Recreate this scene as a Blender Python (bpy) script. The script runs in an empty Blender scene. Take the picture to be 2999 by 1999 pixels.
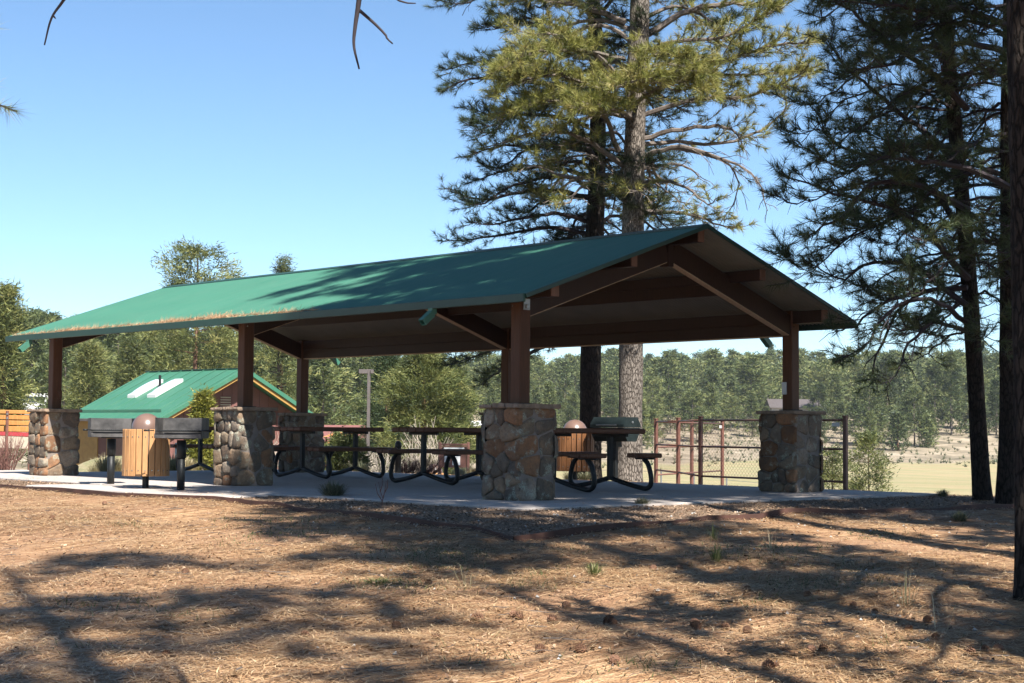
import bpy, math, random
import numpy as np
from mathutils import Vector, Matrix, noise as mnoise

S = bpy.context.scene
# ------------------------------------------------------------------ camera
F_PX = 4822.5                      # focal length in pixels of the 2999 px wide photograph
CAM = Vector((14.1987, -13.1004, 0.7874))
YAW, PITCH, ROLL = 0.8308, 0.055, 0.0079
_f = Vector((-math.sin(YAW)*math.cos(PITCH), math.cos(YAW)*math.cos(PITCH), math.sin(PITCH)))
_r = Vector((math.cos(YAW), math.sin(YAW), 0))
_u = _r.cross(_f)
CR = _r*math.cos(ROLL) + _u*math.sin(ROLL)
CU = -_r*math.sin(ROLL) + _u*math.cos(ROLL)
cd = bpy.data.cameras.new('camera')
cd.sensor_width = 36.0
cd.lens = 36.0*F_PX/2999.0
cd.clip_start = 0.1
cd.clip_end = 5000
cam = bpy.data.objects.new('camera', cd)
S.collection.objects.link(cam)
cam.matrix_world = Matrix(((CR.x, CU.x, -_f.x, CAM.x), (CR.y, CU.y, -_f.y, CAM.y), (CR.z, CU.z, -_f.z, CAM.z), (0, 0, 0, 1)))
S.camera = cam
# ------------------------------------------------------------------ sky, sun, exposure
SUN = Vector((3.0, -1.0, 3.6)).normalized()
SUN_EL = math.asin(SUN.z)
world = bpy.data.worlds.new('World')
S.world = world
world.use_nodes = True
wn = world.node_tree
for n in list(wn.nodes): wn.nodes.remove(n)
sky = wn.nodes.new('ShaderNodeTexSky')
sky.sky_type = 'NISHITA'
sky.sun_disc = False
sky.sun_elevation = SUN_EL
sky.sun_rotation = math.atan2(SUN.x, SUN.y)
sky.altitude = 2100
sky.air_density = 1.0
sky.dust_density = 0.3
sky.ozone_density = 2.5
bg = wn.nodes.new('ShaderNodeBackground')
bg.inputs['Strength'].default_value = 0.062
wo = wn.nodes.new('ShaderNodeOutputWorld')
tint = wn.nodes.new('ShaderNodeMix'); tint.data_type = 'RGBA'; tint.blend_type = 'MULTIPLY'
tint.inputs[0].default_value = 1.0; tint.inputs[7].default_value = (.87, .985, 1.02, 1)
wn.links.new(sky.outputs[0], tint.inputs[6]); wn.links.new(tint.outputs[2], bg.inputs['Color'])
wn.links.new(bg.outputs[0], wo.inputs['Surface'])
sl = bpy.data.lights.new('sun', 'SUN')
sl.energy = 5.0
sl.angle = math.radians(0.53)
sl.color = (1.0, 0.955, 0.88)
so = bpy.data.objects.new('sun', sl)
S.collection.objects.link(so)
so.rotation_euler = SUN.to_track_quat('Z', 'Y').to_euler()
S.view_settings.view_transform = 'Standard'
S.view_settings.look = 'None'
S.view_settings.exposure = 1.5
S.view_settings.gamma = 1.0
S.view_settings.use_curve_mapping = False
S.cycles.max_bounces = 6
S.cycles.transparent_max_bounces = 8

# ------------------------------------------------------------------ helpers
K = 2999/2352.0                    # measurements were taken on a 2352 px wide view
def ray(px, py):
    return _f + CR*((px*K-1499.5)/F_PX) - CU*((py*K-999.5)/F_PX)
def at(px, py, D):
    """world point seen at a place of the photograph, D metres deep"""
    return CAM + ray(px, py)*D
def atz(px, py, z):
    d = ray(px, py)
    return CAM + d*((z-CAM.z)/d.z)
C = S.collection
def link(o, parent=None):
    C.objects.link(o)
    if parent is not None: o.parent = parent
    return o
def tag(o, label=None, cat=None, group=None, kind=None):
    if label: o['label'] = label
    if cat: o['category'] = cat
    if group: o['group'] = group
    if kind: o['kind'] = kind
    return o
def empty(name, loc, rz=0, parent=None):
    o = bpy.data.objects.new(name, None)
    o.empty_display_size = .2
    o.location = loc
    o.rotation_euler = (0, 0, rz)
    return link(o, parent)
def copy_tree(o, parent=None):
    c = o.copy()
    link(c)
    c.parent = parent
    if parent is not None: c.matrix_parent_inverse = o.matrix_parent_inverse
    for ch in [k for k in bpy.data.objects if k.parent == o]: copy_tree(ch, c)
    return c
class MB:
    def __init__(s): s.v = []; s.f = []; s.m = []
    def add(s, vs, fs, mi=0):
        b = len(s.v)
        s.v.extend([tuple(v) for v in vs])
        for f in fs: s.f.append(tuple(i+b for i in f)); s.m.append(mi)
    def box(s, c, size, bev=0.004, R=None, mi=0):
        hx, hy, hz = size[0]/2, size[1]/2, size[2]/2
        b = min(bev, hx*.45, hy*.45, hz*.45)
        vs = []; idx = {}
        for sx in (-1, 1):
            for sy in (-1, 1):
                for sz in (-1, 1):
                    for ax in range(3):
                        p = [sx*(hx-b), sy*(hy-b), sz*(hz-b)]
                        h = (hx, hy, hz); p[ax] = (sx, sy, sz)[ax]*h[ax]
                        idx[(sx, sy, sz, ax)] = len(vs); vs.append(Vector(p))
        fs = []
        for ax in range(3):
            a, b2 = [(1, 2), (2, 0), (0, 1)][ax]
            for sg in (-1, 1):
                q = []
                for (s1, s2) in ((-1, -1), (1, -1), (1, 1), (-1, 1)):
                    k = [0, 0, 0]; k[ax] = sg; k[a] = s1; k[b2] = s2
                    q.append(idx[(k[0], k[1], k[2], ax)])
                fs.append(q if sg > 0 else q[::-1])
        for ax in range(3):      # edges along ax
            a, b2 = [(1, 2), (2, 0), (0, 1)][ax]
            for s1 in (-1, 1):
                for s2 in (-1, 1):
                    def kk(e, which):
                        k = [0, 0, 0]; k[ax] = e; k[a] = s1; k[b2] = s2
                        return idx[(k[0], k[1], k[2], which)]
                    q = [kk(-1, a), kk(1, a), kk(1, b2), kk(-1, b2)]
                    fs.append(q if s1*s2 < 0 else q[::-1])
        for sx in (-1, 1):
            for sy in (-1, 1):
                for sz in (-1, 1):
                    q = [idx[(sx, sy, sz, 0)], idx[(sx, sy, sz, 1)], idx[(sx, sy, sz, 2)]]
                    fs.append(q if sx*sy*sz > 0 else q[::-1])
        c = Vector(c)
        if R is not None: vs = [R @ v + c for v in vs]
        else: vs = [v + c for v in vs]
        s.add(vs, fs, mi)
    def beam(s, p0, p1, w, h, bev=.004, up=Vector((0, 0, 1)), mi=0):
        p0 = Vector(p0); p1 = Vector(p1); d = p1-p0; L = d.length; d = d/L
        side = up.cross(d).normalized(); u2 = d.cross(side)
        R = Matrix((d, side, u2)).transposed()
        s.box((p0+p1)/2, (L, w, h), bev, R, mi)
    def tube(s, pts, rads, n=6, cap=True, mi=0):
        pts = [Vector(p) for p in pts]
        b = len(s.v); m = len(pts)
        up = Vector((0, 0, 1))
        for i, p in enumerate(pts):
            d = (pts[min(i+1, m-1)]-pts[max(i-1, 0)])
            if d.length < 1e-7: d = Vector((0, 0, 1))
            d.normalize()
            if i == 0:
                a = d.orthogonal().normalized()
            else:
                a = (a - d*a.dot(d))
                a = a.normalized() if a.length > 1e-5 else d.orthogonal().normalized()
            bb = d.cross(a)
            r = rads[i] if hasattr(rads, '__len__') else rads
            for k in range(n):
                t = 2*math.pi*k/n
                v = p + (a*math.cos(t)+bb*math.sin(t))*r
                s.v.append((v.x, v.y, v.z))
        for i in range(m-1):
            for k in range(n):
                k2 = (k+1) % n
                s.f.append((b+i*n+k, b+i*n+k2, b+(i+1)*n+k2, b+(i+1)*n+k)); s.m.append(mi)
        if cap:
            s.f.append(tuple(b+k for k in range(n))[::-1]); s.m.append(mi)
            s.f.append(tuple(b+(m-1)*n+k for k in range(n))); s.m.append(mi)
    def lathe(s, c, prof, n=24, mi=0):
        b = len(s.v); c = Vector(c)
        for (r, z) in prof:
            for k in range(n):
                t = 2*math.pi*k/n
                s.v.append((c.x+r*math.cos(t), c.y+r*math.sin(t), c.z+z))
        for i in range(len(prof)-1):
            for k in range(n):
                k2 = (k+1) % n
                s.f.append((b+i*n+k, b+i*n+k2, b+(i+1)*n+k2, b+(i+1)*n+k)); s.m.append(mi)
    def build(s, name, mats, parent=None, smooth=False, loc=None):
        me = bpy.data.meshes.new(name)
        me.from_pydata(s.v, [], s.f)
        if not isinstance(mats, (list, tuple)): mats = [mats]
        for m in mats: me.materials.append(m)
        if len(mats) > 1: me.polygons.foreach_set('material_index', s.m)
        if smooth: me.polygons.foreach_set('use_smooth', [True]*len(me.polygons))
        me.update()
        o = bpy.data.objects.new(name, me)
        if loc is not None: o.location = loc
        return link(o, parent)
def tri_mesh(name, V, mats, tint=None, parent=None, nv=3):
    """V: (n*3,3) array of loose triangles"""
    n = len(V)//nv
    me = bpy.data.meshes.new(name)
    me.vertices.add(n*nv); me.loops.add(n*nv); me.polygons.add(n)
    me.vertices.foreach_set('co', np.ascontiguousarray(V, dtype=np.float32).ravel())
    me.loops.foreach_set('vertex_index', np.arange(n*nv, dtype=np.int32))
    me.polygons.foreach_set('loop_start', np.arange(n, dtype=np.int32)*nv)
    me.polygons.foreach_set('loop_total', np.full(n, nv, dtype=np.int32))
    me.materials.append(mats)
    if tint is not None:
        a = me.attributes.new('tint', 'FLOAT', 'POINT')
        a.data.foreach_set('value', np.repeat(tint.astype(np.float32), nv))
    me.update(); me.validate()
    o = bpy.data.objects.new(name, me)
    return link(o, parent) if parent is not False else o

# ------------------------------------------------------------------ materials
ALB = .70                           # real surfaces are darker than they photograph
class NT:
    def __init__(s, name):
        s.mat = bpy.data.materials.new(name); s.mat.use_nodes = True
        s.t = s.mat.node_tree; s.b = s.t.nodes['Principled BSDF']; s.out = s.t.nodes['Material Output']
    def n(s, typ, **kw):
        x = s.t.nodes.new(typ)
        for k, v in kw.items(): setattr(x, k, v)
        return x
    def l(s, a, b): s.t.links.new(a, b)
    def noise(s, vec, scale, detail=4, rough=.6, dist=0):
        x = s.n('ShaderNodeTexNoise'); x.inputs['Scale'].default_value = scale
        x.inputs['Detail'].default_value = detail; x.inputs['Roughness'].default_value = rough
        x.inputs['Distortion'].default_value = dist
        if vec is not None: s.l(vec, x.inputs['Vector'])
        return x.outputs['Fac']
    def ramp(s, fac, stops, interp='LINEAR'):
        x = s.n('ShaderNodeValToRGB'); x.color_ramp.interpolation = interp
        e = x.color_ramp.elements
        while len(e) < len(stops): e.new(.5)
        for i, (p, c) in enumerate(stops):
            e[i].position = p; e[i].color = (c[0]*ALB, c[1]*ALB, c[2]*ALB, 1) if hasattr(c, '__len__') else (c, c, c, 1)
        s.l(fac, x.inputs['Fac']); return x.outputs['Color']
    def mix(s, fac, a, b, mode='MIX'):
        x = s.n('ShaderNodeMix', data_type='RGBA', blend_type=mode)
        for sock, v in ((x.inputs[0], fac), (x.inputs[6], a), (x.inputs[7], b)):
            if hasattr(v, 'default_value') or hasattr(v, 'is_linked'): s.l(v, sock)
            else: sock.default_value = v if not hasattr(v, '__len__') else (v[0]*ALB, v[1]*ALB, v[2]*ALB, 1)
        return x.outputs[2]
    def pos(s, obj=False):
        if obj: return s.n('ShaderNodeTexCoord').outputs['Object']
        return s.n('ShaderNodeNewGeometry').outputs['Position']
    def mapping(s, vec, scale=(1, 1, 1), rot=(0, 0, 0)):
        x = s.n('ShaderNodeMapping'); x.inputs['Scale'].default_value = scale; x.inputs['Rotation'].default_value = rot
        s.l(vec, x.inputs['Vector']); return x.outputs['Vector']
    def bump(s, h, strength=.5, dist=.01, prev=None):
        x = s.n('ShaderNodeBump'); x.inputs['Strength'].default_value = strength; x.inputs['Distance'].default_value = dist
        s.l(h, x.inputs['Height'])
        if prev is not None: s.l(prev, x.inputs['Normal'])
        return x.outputs['Normal']
    def math(s, op, a, b=None):
        x = s.n('ShaderNodeMath', operation=op)
        for i, v in enumerate((a, b)):
            if v is None: continue
            if hasattr(v, 'is_linked'): s.l(v, x.inputs[i])
            else: x.inputs[i].default_value = v
        return x.outputs[0]
    def col(s, c): s.l(c, s.b.inputs['Base Color']) if hasattr(c, 'is_linked') else setattr(s.b.inputs['Base Color'], 'default_value', (*c, 1))
    def rough(s, v): s.b.inputs['Roughness'].default_value = v

def simple(name, c, rough=.6, var=.25, scale=6, bump=.2, bscale=60, metal=0, obj=True, spec=.5, stretch=(1, 1, 1), bdist=.004):
    t = NT(name); p = t.mapping(t.pos(obj), stretch)
    n1 = t.noise(p, scale, 5)
    lo = tuple(x*(1-var) for x in c); hi = tuple(min(1, x*(1+var)) for x in c)
    t.col(t.ramp(n1, [(.3, lo), (.7, hi)]))
    t.rough(rough); t.b.inputs['Metallic'].default_value = metal
    t.b.inputs['Specular IOR Level'].default_value = spec
    if bump: t.l(t.bump(t.noise(p, bscale, 3), bump, bdist), t.b.inputs['Normal'])
    return t.mat

def foliage(name, cols, trans=.25, rough=.55):
    t = NT(name)
    a = t.n('ShaderNodeAttribute', attribute_name='tint')
    c = t.ramp(a.outputs['Fac'], [(i/(len(cols)-1), k) for i, k in enumerate(cols)])
    oi = t.n('ShaderNodeObjectInfo')
    hsv = t.n('ShaderNodeHueSaturation'); hm = t.n('ShaderNodeMapRange'); t.l(oi.outputs['Random'], hm.inputs['Value']); hm.inputs['To Min'].default_value = .515; hm.inputs['To Max'].default_value = .485; t.l(hm.outputs[0], hsv.inputs['Hue'])
    t.l(c, hsv.inputs['Color'])
    mr = t.n('ShaderNodeMapRange'); t.l(oi.outputs['Random'], mr.inputs['Value'])
    mr.inputs['To Min'].default_value = .62; mr.inputs['To Max'].default_value = 1.28
    t.l(mr.outputs[0], hsv.inputs['Value'])
    t.col(hsv.outputs['Color']); t.rough(rough)
    t.b.inputs['Specular IOR Level'].default_value = .3
    tr = t.n('ShaderNodeBsdfTranslucent'); t.l(hsv.outputs['Color'], tr.inputs['Color'])
    mx = t.n('ShaderNodeMixShader'); mx.inputs[0].default_value = trans
    t.l(t.b.outputs[0], mx.inputs[1]); t.l(tr.outputs[0], mx.inputs[2]); t.l(mx.outputs[0], t.out.inputs['Surface'])
    return t.mat

M = {}
M['needle_sun'] = foliage('needles_yellow_green', [(.06, .085, .022), (.16, .185, .045), (.29, .295, .075), (.36, .32, .11)])
M['needle_dark'] = foliage('needles_dark_green', [(.03, .055, .030), (.06, .095, .042), (.10, .14, .055), (.16, .165, .065)], .25)
M['needle_far'] = foliage('needles_far', [(.045, .070, .030), (.115, .155, .055), (.20, .235, .085), (.27, .28, .10)], .3)
M['needle_mid'] = foliage('needles_mid', [(.03, .048, .020), (.10, .13, .042), (.21, .235, .075), (.30, .295, .10)], .25)
M['juniper'] = foliage('juniper_scale_leaves', [(.08, .10, .02), (.22, .23, .04), (.36, .34, .06), (.42, .36, .08)], .2)
M['dry_grass'] = foliage('dry_grass', [(.34, .27, .15), (.50, .42, .25), (.62, .54, .34), (.42, .41, .20)], .2)
M['green_grass'] = foliage('green_grass', [(.06, .09, .025), (.12, .17, .05), (.22, .23, .09), (.42, .36, .2)], .25)
M['bunch'] = foliage('bunch_grass_blades', [(.09, .12, .07), (.17, .19, .11), (.30, .29, .17), (.42, .37, .23)], .25)
M['litter'] = foliage('fallen_pine_needles', [(.21, .10, .042), (.47, .265, .12), (.70, .45, .245), (.86, .64, .39)], .05, .5)
M['roof_litter'] = foliage('needles_caught_on_roof', [(.30, .17, .08), (.50, .32, .17), (.62, .43, .25), (.38, .22, .11)], .1)
M['chips'] = foliage('bark_chips', [(.07, .045, .03), (.20, .125, .075), (.36, .235, .14), (.52, .38, .25)], 0, .8)

# bark
def bark(name, dark, light, sc=1.0, lum=1.0):
    t = NT(name); p = t.mapping(t.pos(False), (sc*5, sc*5, sc*1.25))
    v = t.n('ShaderNodeTexVoronoi', feature='DISTANCE_TO_EDGE'); v.inputs['Scale'].default_value = 3.2
    w = t.n('ShaderNodeMix', data_type='VECTOR'); w.inputs[0].default_value = .35
    nz = t.n('ShaderNodeTexNoise'); nz.inputs['Scale'].default_value = 2.5; nz.inputs['Detail'].default_value = 5
    t.l(p, nz.inputs['Vector']); t.l(p, w.inputs[4]); t.l(nz.outputs['Color'], w.inputs[5])
    t.l(w.outputs[1], v.inputs['Vector'])
    cr = t.ramp(v.outputs['Distance'], [(.0, 0), (.16, 1)])
    fine = t.noise(t.mapping(t.pos(False), (sc*16, sc*16, sc*5)), 1.6, 6, .7)
    base = t.ramp(fine, [(.3, tuple(x*.65 for x in light)), (.62, light), (.8, tuple(min(1, x*1.25) for x in light))])
    t.col(t.mix(cr, dark, base)); t.rough(.9); t.b.inputs['Specular IOR Level'].default_value = .15
    b1 = t.bump(cr, .9, .03); b2 = t.bump(fine, .6, .01, b1); t.l(b2, t.b.inputs['Normal'])
    return t.mat
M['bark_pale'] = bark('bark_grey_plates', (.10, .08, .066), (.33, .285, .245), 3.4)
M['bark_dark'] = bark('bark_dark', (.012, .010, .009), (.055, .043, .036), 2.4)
M['bark_red'] = bark('bark_red_brown', (.06, .03, .02), (.26, .15, .10))
M['twig'] = simple('grey_twig', (.16, .13, .11), .85, .35, 20)
M['twig_pale'] = simple('pale_twig', (.42, .36, .29), .85, .25, 20)
M['twig_red'] = simple('red_twig', (.15, .065, .05), .8, .3, 20)
M['twig_dark'] = simple('dark_twig', (.035, .025, .03), .85, .3, 20)

# wood stain posts
def stained(name, c, rough=.55):
    t = NT(name); tc = t.pos(True)
    g = t.noise(t.mapping(tc, (22, 22, 1.6)), 2.2, 6, .65, .4)
    big = t.noise(tc, 1.3, 3)
    a = t.ramp(g, [(.25, tuple(x*.62 for x in c)), (.55, c), (.8, tuple(min(1, x*1.35) for x in c))])
    t.col(t.mix(t.ramp(big, [(.35, 0), (.7, .35)]), a, (c[0]*.55, c[1]*.5, c[2]*.5)))
    t.rough(rough); t.b.inputs['Specular IOR Level'].default_value = .25; t.l(t.bump(g, .25, .003), t.b.inputs['Normal']); return t.mat
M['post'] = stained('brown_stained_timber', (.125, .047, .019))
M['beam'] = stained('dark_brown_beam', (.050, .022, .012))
M['purlin_end'] = stained('purlin_end_grain', (.27, .135, .085), .6)
M['batten'] = stained('painted_bounce_light', (.66, .47, .31), .6)  # pale tone paints in sunlight bounced up onto the beam undersides
M['slat'] = stained('tan_slat', (.58, .31, .135), .55)
M['slat2'] = stained('brown_slat', (.27, .12, .05), .5)
M['plank'] = stained('brown_recycled_plank', (.20, .085, .045), .5)
M['orange_board'] = stained('orange_stained_board', (.56, .25, .07), .55)

# roof
def roofmat(name, c, rough):
    t = NT(name); p = t.pos(False)
    n1 = t.noise(p, .7, 4); n2 = t.noise(t.mapping(p, (9, 1.2, 1.2)), 1.5, 5, .6)
    base = t.ramp(n1, [(.3, tuple(x*.93 for x in c)), (.7, tuple(x*1.05 for x in c))])
    streak = t.ramp(n2, [(.42, 0), (.78, .16)])
    t.col(t.mix(streak, base, (.26, .34, .27))); t.rough(rough); t.b.inputs['Specular IOR Level'].default_value = .45
    return t.mat
M['roof_green'] = roofmat('green_painted_roof_metal', (.050, .185, .125), .5)
M['trim_green'] = simple('dark_green_trim', (.016, .062, .045), .5, .15, 3, .05)
M['roof_far'] = roofmat('green_seam_roof_metal', (.050, .195, .118), .5)
M['soffit'] = simple('cream_corrugated_underside', (.27, .25, .20), .55, .12, 3, .05)
M['metal_black'] = simple('black_painted_steel', (.012, .014, .015), .5, .3, 9, .12, 90, spec=.3)
M['metal_grill'] = simple('sooty_grill_steel', (.085, .08, .078), .6, .65, 7, .3, 50, .15)
M['metal_dkgreen'] = simple('dark_green_black_enamel', (.014, .022, .022), .6, .3, 8, .1, spec=.2)
M['dome'] = simple('brown_plastic_dome', (.20, .125, .098), .3, .08, 5, .03)
M['galv'] = simple('galvanised_steel', (.45, .46, .47), .4, .2, 12, .05, 60, .8)
M['white'] = simple('white_paint', (.78, .79, .78), .5, .05, 4, 0)
M['fence_brown'] = simple('brown_coated_steel', (.19, .082, .058), .5, .2, 9, .05)
M['lamp_bronze'] = simple('bronze_lamp_post', (.12, .10, .095), .5, .15, 4, .05)
M['rust'] = simple('rusty_steel_edging', (.085, .036, .024), .8, .45, 5, .3, 40, obj=False)
M['wall_brown'] = simple('brown_siding', (.20, .085, .072), .8, .12, 3, .1)
M['wall_ochre'] = simple('ochre_timber', (.46, .26, .07), .7, .15, 5, .1)
M['glass'] = simple('window_glass', (.04, .06, .08), .08, .2, 2, 0)
M['sky_dome'] = simple('skylight_dome', (.62, .72, .80), .25, .03, 3, 0)
M['red_sign'] = simple('red_sign_paint', (.42, .045, .055), .5, .1, 5, 0)
M['grey_rock'] = simple('grey_rock', (.36, .33, .31), .9, .35, 6, .6, 20, bdist=.02)
M['red_roof'] = simple('dark_red_roof', (.22, .085, .075), .8, .15, 3, .1)
M['tan_wall'] = simple('tan_wall', (.50, .42, .33), .8, .1, 3, .1)
M['teal'] = simple('teal_panel', (.10, .38, .33), .5, .1, 3, 0)
M['orange'] = simple('orange_panel', (.62, .24, .09), .6, .2, 3, 0)
M['cone'] = simple('pine_cone_scales', (.25, .125, .07), .8, .5, 60, .8, 90, bdist=.01)
M['pebble'] = simple('pale_stone', (.55, .52, .48), .9, .2, 12, .3)
M['bolt'] = simple('bolt_steel', (.6, .6, .6), .25, .1, 5, 0, metal=1)
M['bedrock'] = simple('sandstone_cap', (.28, .20, .14), .85, .4, 9, .8, 30, bdist=.012)

# stones of the piers
def stonemat():
    t = NT('field_stone'); oi = t.n('ShaderNodeObjectInfo'); p = t.pos(False)
    c = t.ramp(oi.outputs['Random'], [(.0, (.17, .135, .10)), (.14, (.29, .22, .15)), (.28, (.22, .18, .14)), (.40, (.31, .22, .145)),
        (.52, (.14, .11, .088)), (.62, (.36, .175, .085)), (.70, (.27, .215, .165)), (.84, (.38, .31, .24)), (.94, (.22, .105, .05))], 'CONSTANT')
    off = t.n('ShaderNodeVectorMath', operation='ADD'); t.l(p, off.inputs[0])
    cb = t.n('ShaderNodeCombineXYZ'); r20 = t.math('MULTIPLY', oi.outputs['Random'], 31.0)
    t.l(r20, cb.inputs[0]); t.l(r20, cb.inputs[2]); t.l(cb.outputs[0], off.inputs[1]); q = off.outputs[0]
    n1 = t.noise(q, 9, 6, .65, .6); n2 = t.noise(q, 38, 5, .7)
    c1 = t.mix(t.ramp(n1, [(.45, .0), (.66, .45)]), c, (.40, .24, .13)); c1 = t.mix(t.ramp(t.noise(q, 4, 4, .6), [(.35, .6), (.55, 0)]), c1, (.11, .086, .066))
    c2 = t.mix(t.ramp(n2, [(.3, .55), (.55, 0)]), c1, (.075, .062, .052))
    li = t.noise(q, 6.5, 3, .5); sp = t.noise(q, 70, 3, .8)
    lm = t.math('MULTIPLY', t.ramp(li, [(.54, 0), (.64, 1)]), t.ramp(sp, [(.44, 0), (.56, 1)]))
    t.col(t.mix(lm, c2, (.42, .45, .36))); t.rough(.88); t.b.inputs['Specular IOR Level'].default_value = .25
    b1 = t.bump(n1, .8, .03); t.l(t.bump(n2, .6, .008, b1), t.b.inputs['Normal']); return t.mat
M['stone'] = stonemat()
M['mortar'] = simple('pinkish_mortar', (.26, .215, .185), .95, .18, 14, .5, 70, obj=False, bdist=.006)

def concrete():
    t = NT('concrete'); p = t.pos(False)
    n1 = t.noise(p, .6, 5, .6); n2 = t.noise(p, 9, 5, .7); n3 = t.noise(p, 160, 3, .6)
    c = t.ramp(n1, [(.3, (.50, .44, .40)), (.7, (.61, .555, .51))])
    c = t.mix(t.ramp(n2, [(.35, .4), (.6, 0)]), c, (.33, .27, .22)); c = t.mix(t.ramp(t.noise(p, 1.7, 6, .7), [(.55, 0), (.75, .5)]), c, (.36, .30, .25))
    t.col(c); t.rough(.85); t.l(t.bump(n3, .25, .003), t.b.inputs['Normal']); return t.mat
M['concrete'] = concrete()

def ground():
    t = NT('ground_litter'); p = t.pos(False)
    zone = t.n('ShaderNodeAttribute', attribute_name='zone')        # r: bark chips, g: meadow, b: hillside soil
    sep = t.n('ShaderNodeSeparateColor'); t.l(zone.outputs['Color'], sep.inputs[0])
    def strands(rot, sc):
        q = t.mapping(p, (sc*1.0, sc*.09, sc*.3), (0, 0, rot)); return t.noise(q, 7.0, 3, .6, .35)
    s1 = strands(.5, 3.4); s2 = strands(1.9, 3.0); s3 = strands(2.75, 4.0)
    m = t.math('MAXIMUM', t.math('MAXIMUM', s1, s2), s3)
    lit = t.ramp(m, [(.45, (.18, .09, .043)), (.56, (.41, .23, .115)), (.66, (.66, .43, .24)), (.78, (.83, .61, .38))])
    big = t.noise(p, .55, 4, .6); mid = t.noise(p, 3.5, 4, .6)
    lit = t.mix(t.ramp(big, [(.40, 0), (.62, .55)]), lit, (.38, .215, .13))
    lit = t.mix(t.ramp(mid, [(.5, 0), (.75, .35)]), lit, (.62, .42, .26))
    vo = t.n('ShaderNodeTexVoronoi'); vo.inputs['Scale'].default_value = 62; t.l(p, vo.inputs['Vector'])
    ch = t.n('ShaderNodeSeparateColor'); t.l(vo.outputs['Color'], ch.inputs[0])
    chips = t.ramp(ch.outputs[0], [(0, (.08, .052, .035)), (.4, (.21, .135, .085)), (.75, (.34, .23, .145)), (1, (.50, .38, .28))])
    mz = t.mapping(p, (.05, .05, 1), (0, 0, 2.4))
    me1 = t.noise(t.mapping(p, (.012, .11, 1), (0, 0, -YAW)), 3, 5, .65)
    me = t.ramp(me1, [(.3, (.32, .265, .145)), (.45, (.45, .365, .21)), (.55, (.31, .30, .15)), (.66, (.49, .40, .245)), (.8, (.35, .27, .17))])
    soil = t.ramp(t.noise(p, .22, 7, .72), [(.34, (.13, .115, .08)), (.5, (.33, .27, .19)), (.66, (.52, .43, .32))])
    c = t.mix(sep.outputs[0], lit, chips); c = t.mix(sep.outputs[1], c, me); c = t.mix(sep.outputs[2], c, soil)
    t.col(c); t.rough(.92); t.b.inputs['Specular IOR Level'].default_value = .2
    t.l(t.bump(t.math('ADD', m, t.math('MULTIPLY', vo.outputs['Distance'], -.5)), .9, .03), t.b.inputs['Normal'])
    return t.mat
M['ground'] = ground()

# ------------------------------------------------------------------ the lie of the land
PX0, PX1, PY0, PY1 = -13.4, 1.62, -1.45, 6.35
def sm(t): t = np.clip(t, 0, 1); return t*t*(3-2*t)
XS = np.array([-900, 0, 300, 540, 760, 1200, 1700, 2352, 3300])
R0 = np.array([65, 70, 75, 80, 105, 165, 195, 205, 205.])
R1 = np.array([230, 230, 230, 230, 280, 370, 400, 400, 400.])
ZC = np.array([9, 7.6, 6.6, 5.8, 5.2, 7.8, 10.4, 11.6, 12.])
TOPE = np.array([.085, .073, .064, .060, .052, .0485, .0525, .0545, .056])
LV = np.array([-.8, -.8, -.9, -1.0, -1.3, -2.2, -2.6, -2.6, -2.6])
def land(x, y):
    x = np.asarray(x, float); y = np.asarray(y, float)
    dx = x-CAM.x; dy = y-CAM.y; r = np.hypot(dx, dy)
    fw = dx*_f.x/math.cos(PITCH)+dy*_f.y/math.cos(PITCH); rt = dx*_r.x+dy*_r.y
    az = np.arctan2(rt, fw)
    px = 1176+3782*np.tan(np.clip(az, -.5, .5))
    dpx = np.maximum(np.maximum(PX0-x, x-PX1), 0); dpy = np.maximum(np.maximum(PY0-y, y-PY1), 0)
    d = np.hypot(dpx, dpy)
    gx_ = np.maximum(np.maximum(-7.75-x, x+2.7), 0); gy_ = np.maximum(np.maximum(-2.55-y, y+1.4), 0)
    d = np.minimum(d, np.hypot(gx_, gy_)+.05)
    zn = -.022-.043*np.minimum(d, 20)
    ripple = .018*np.sin(x*2.1+y*1.3)*np.sin(y*2.7-x*.7)+.012*np.sin(x*5.3+1)*np.sin(y*4.1)
    zn = zn + ripple*np.clip(d/1.2, 0, 1)
    back = (y > PY1-.01) | (x < PX0+.01)
    r0 = np.interp(px, XS, R0); r1 = np.interp(px, XS, R1); zc = np.interp(px, XS, ZC); lv = np.interp(px, XS, LV)
    st = np.interp(px, [1500, 2000, 2150], [34, 28, 24.])
    t = np.clip((r-r0)/(r1-r0), 0, 1.6)
    h = np.where(t < 1, t*.75+.25*t*t, 1-.35*(t-1)**1.0)
    zf = lv+(zc-lv)*h + .35*np.sin(x*.045)*np.sin(y*.05+1)*np.clip((r-60)/60, 0, 1)+np.clip((r-200)/150, 0, 1)*1.2*np.sin(x*.021+2)*np.sin(y*.027)
    zf = zf + 1.45*np.exp(-((r-46)/7.0)**2)*np.exp(-((px-320)/170.0)**4)
    w = sm((r-st)/(24.0))
    w = np.where(fw < 0, 0, w)
    return zn*(1-w)+zf*w
def lz(x, y): return float(land(x, y))
def hit(px, py):
    d = ray(px, py); t = 2.0
    for i in range(4000):
        p = CAM+d*t
        if p.z < lz(p.x, p.y): break
        t *= 1.003
    return p
def polar(px, r):
    a = math.atan((px-1176)/3782.0)
    d = Vector((_f.x, _f.y, 0)).normalized()*math.cos(a) + _r*math.sin(a)
    return Vector((CAM.x+d.x*r, CAM.y+d.y*r, 0))

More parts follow.
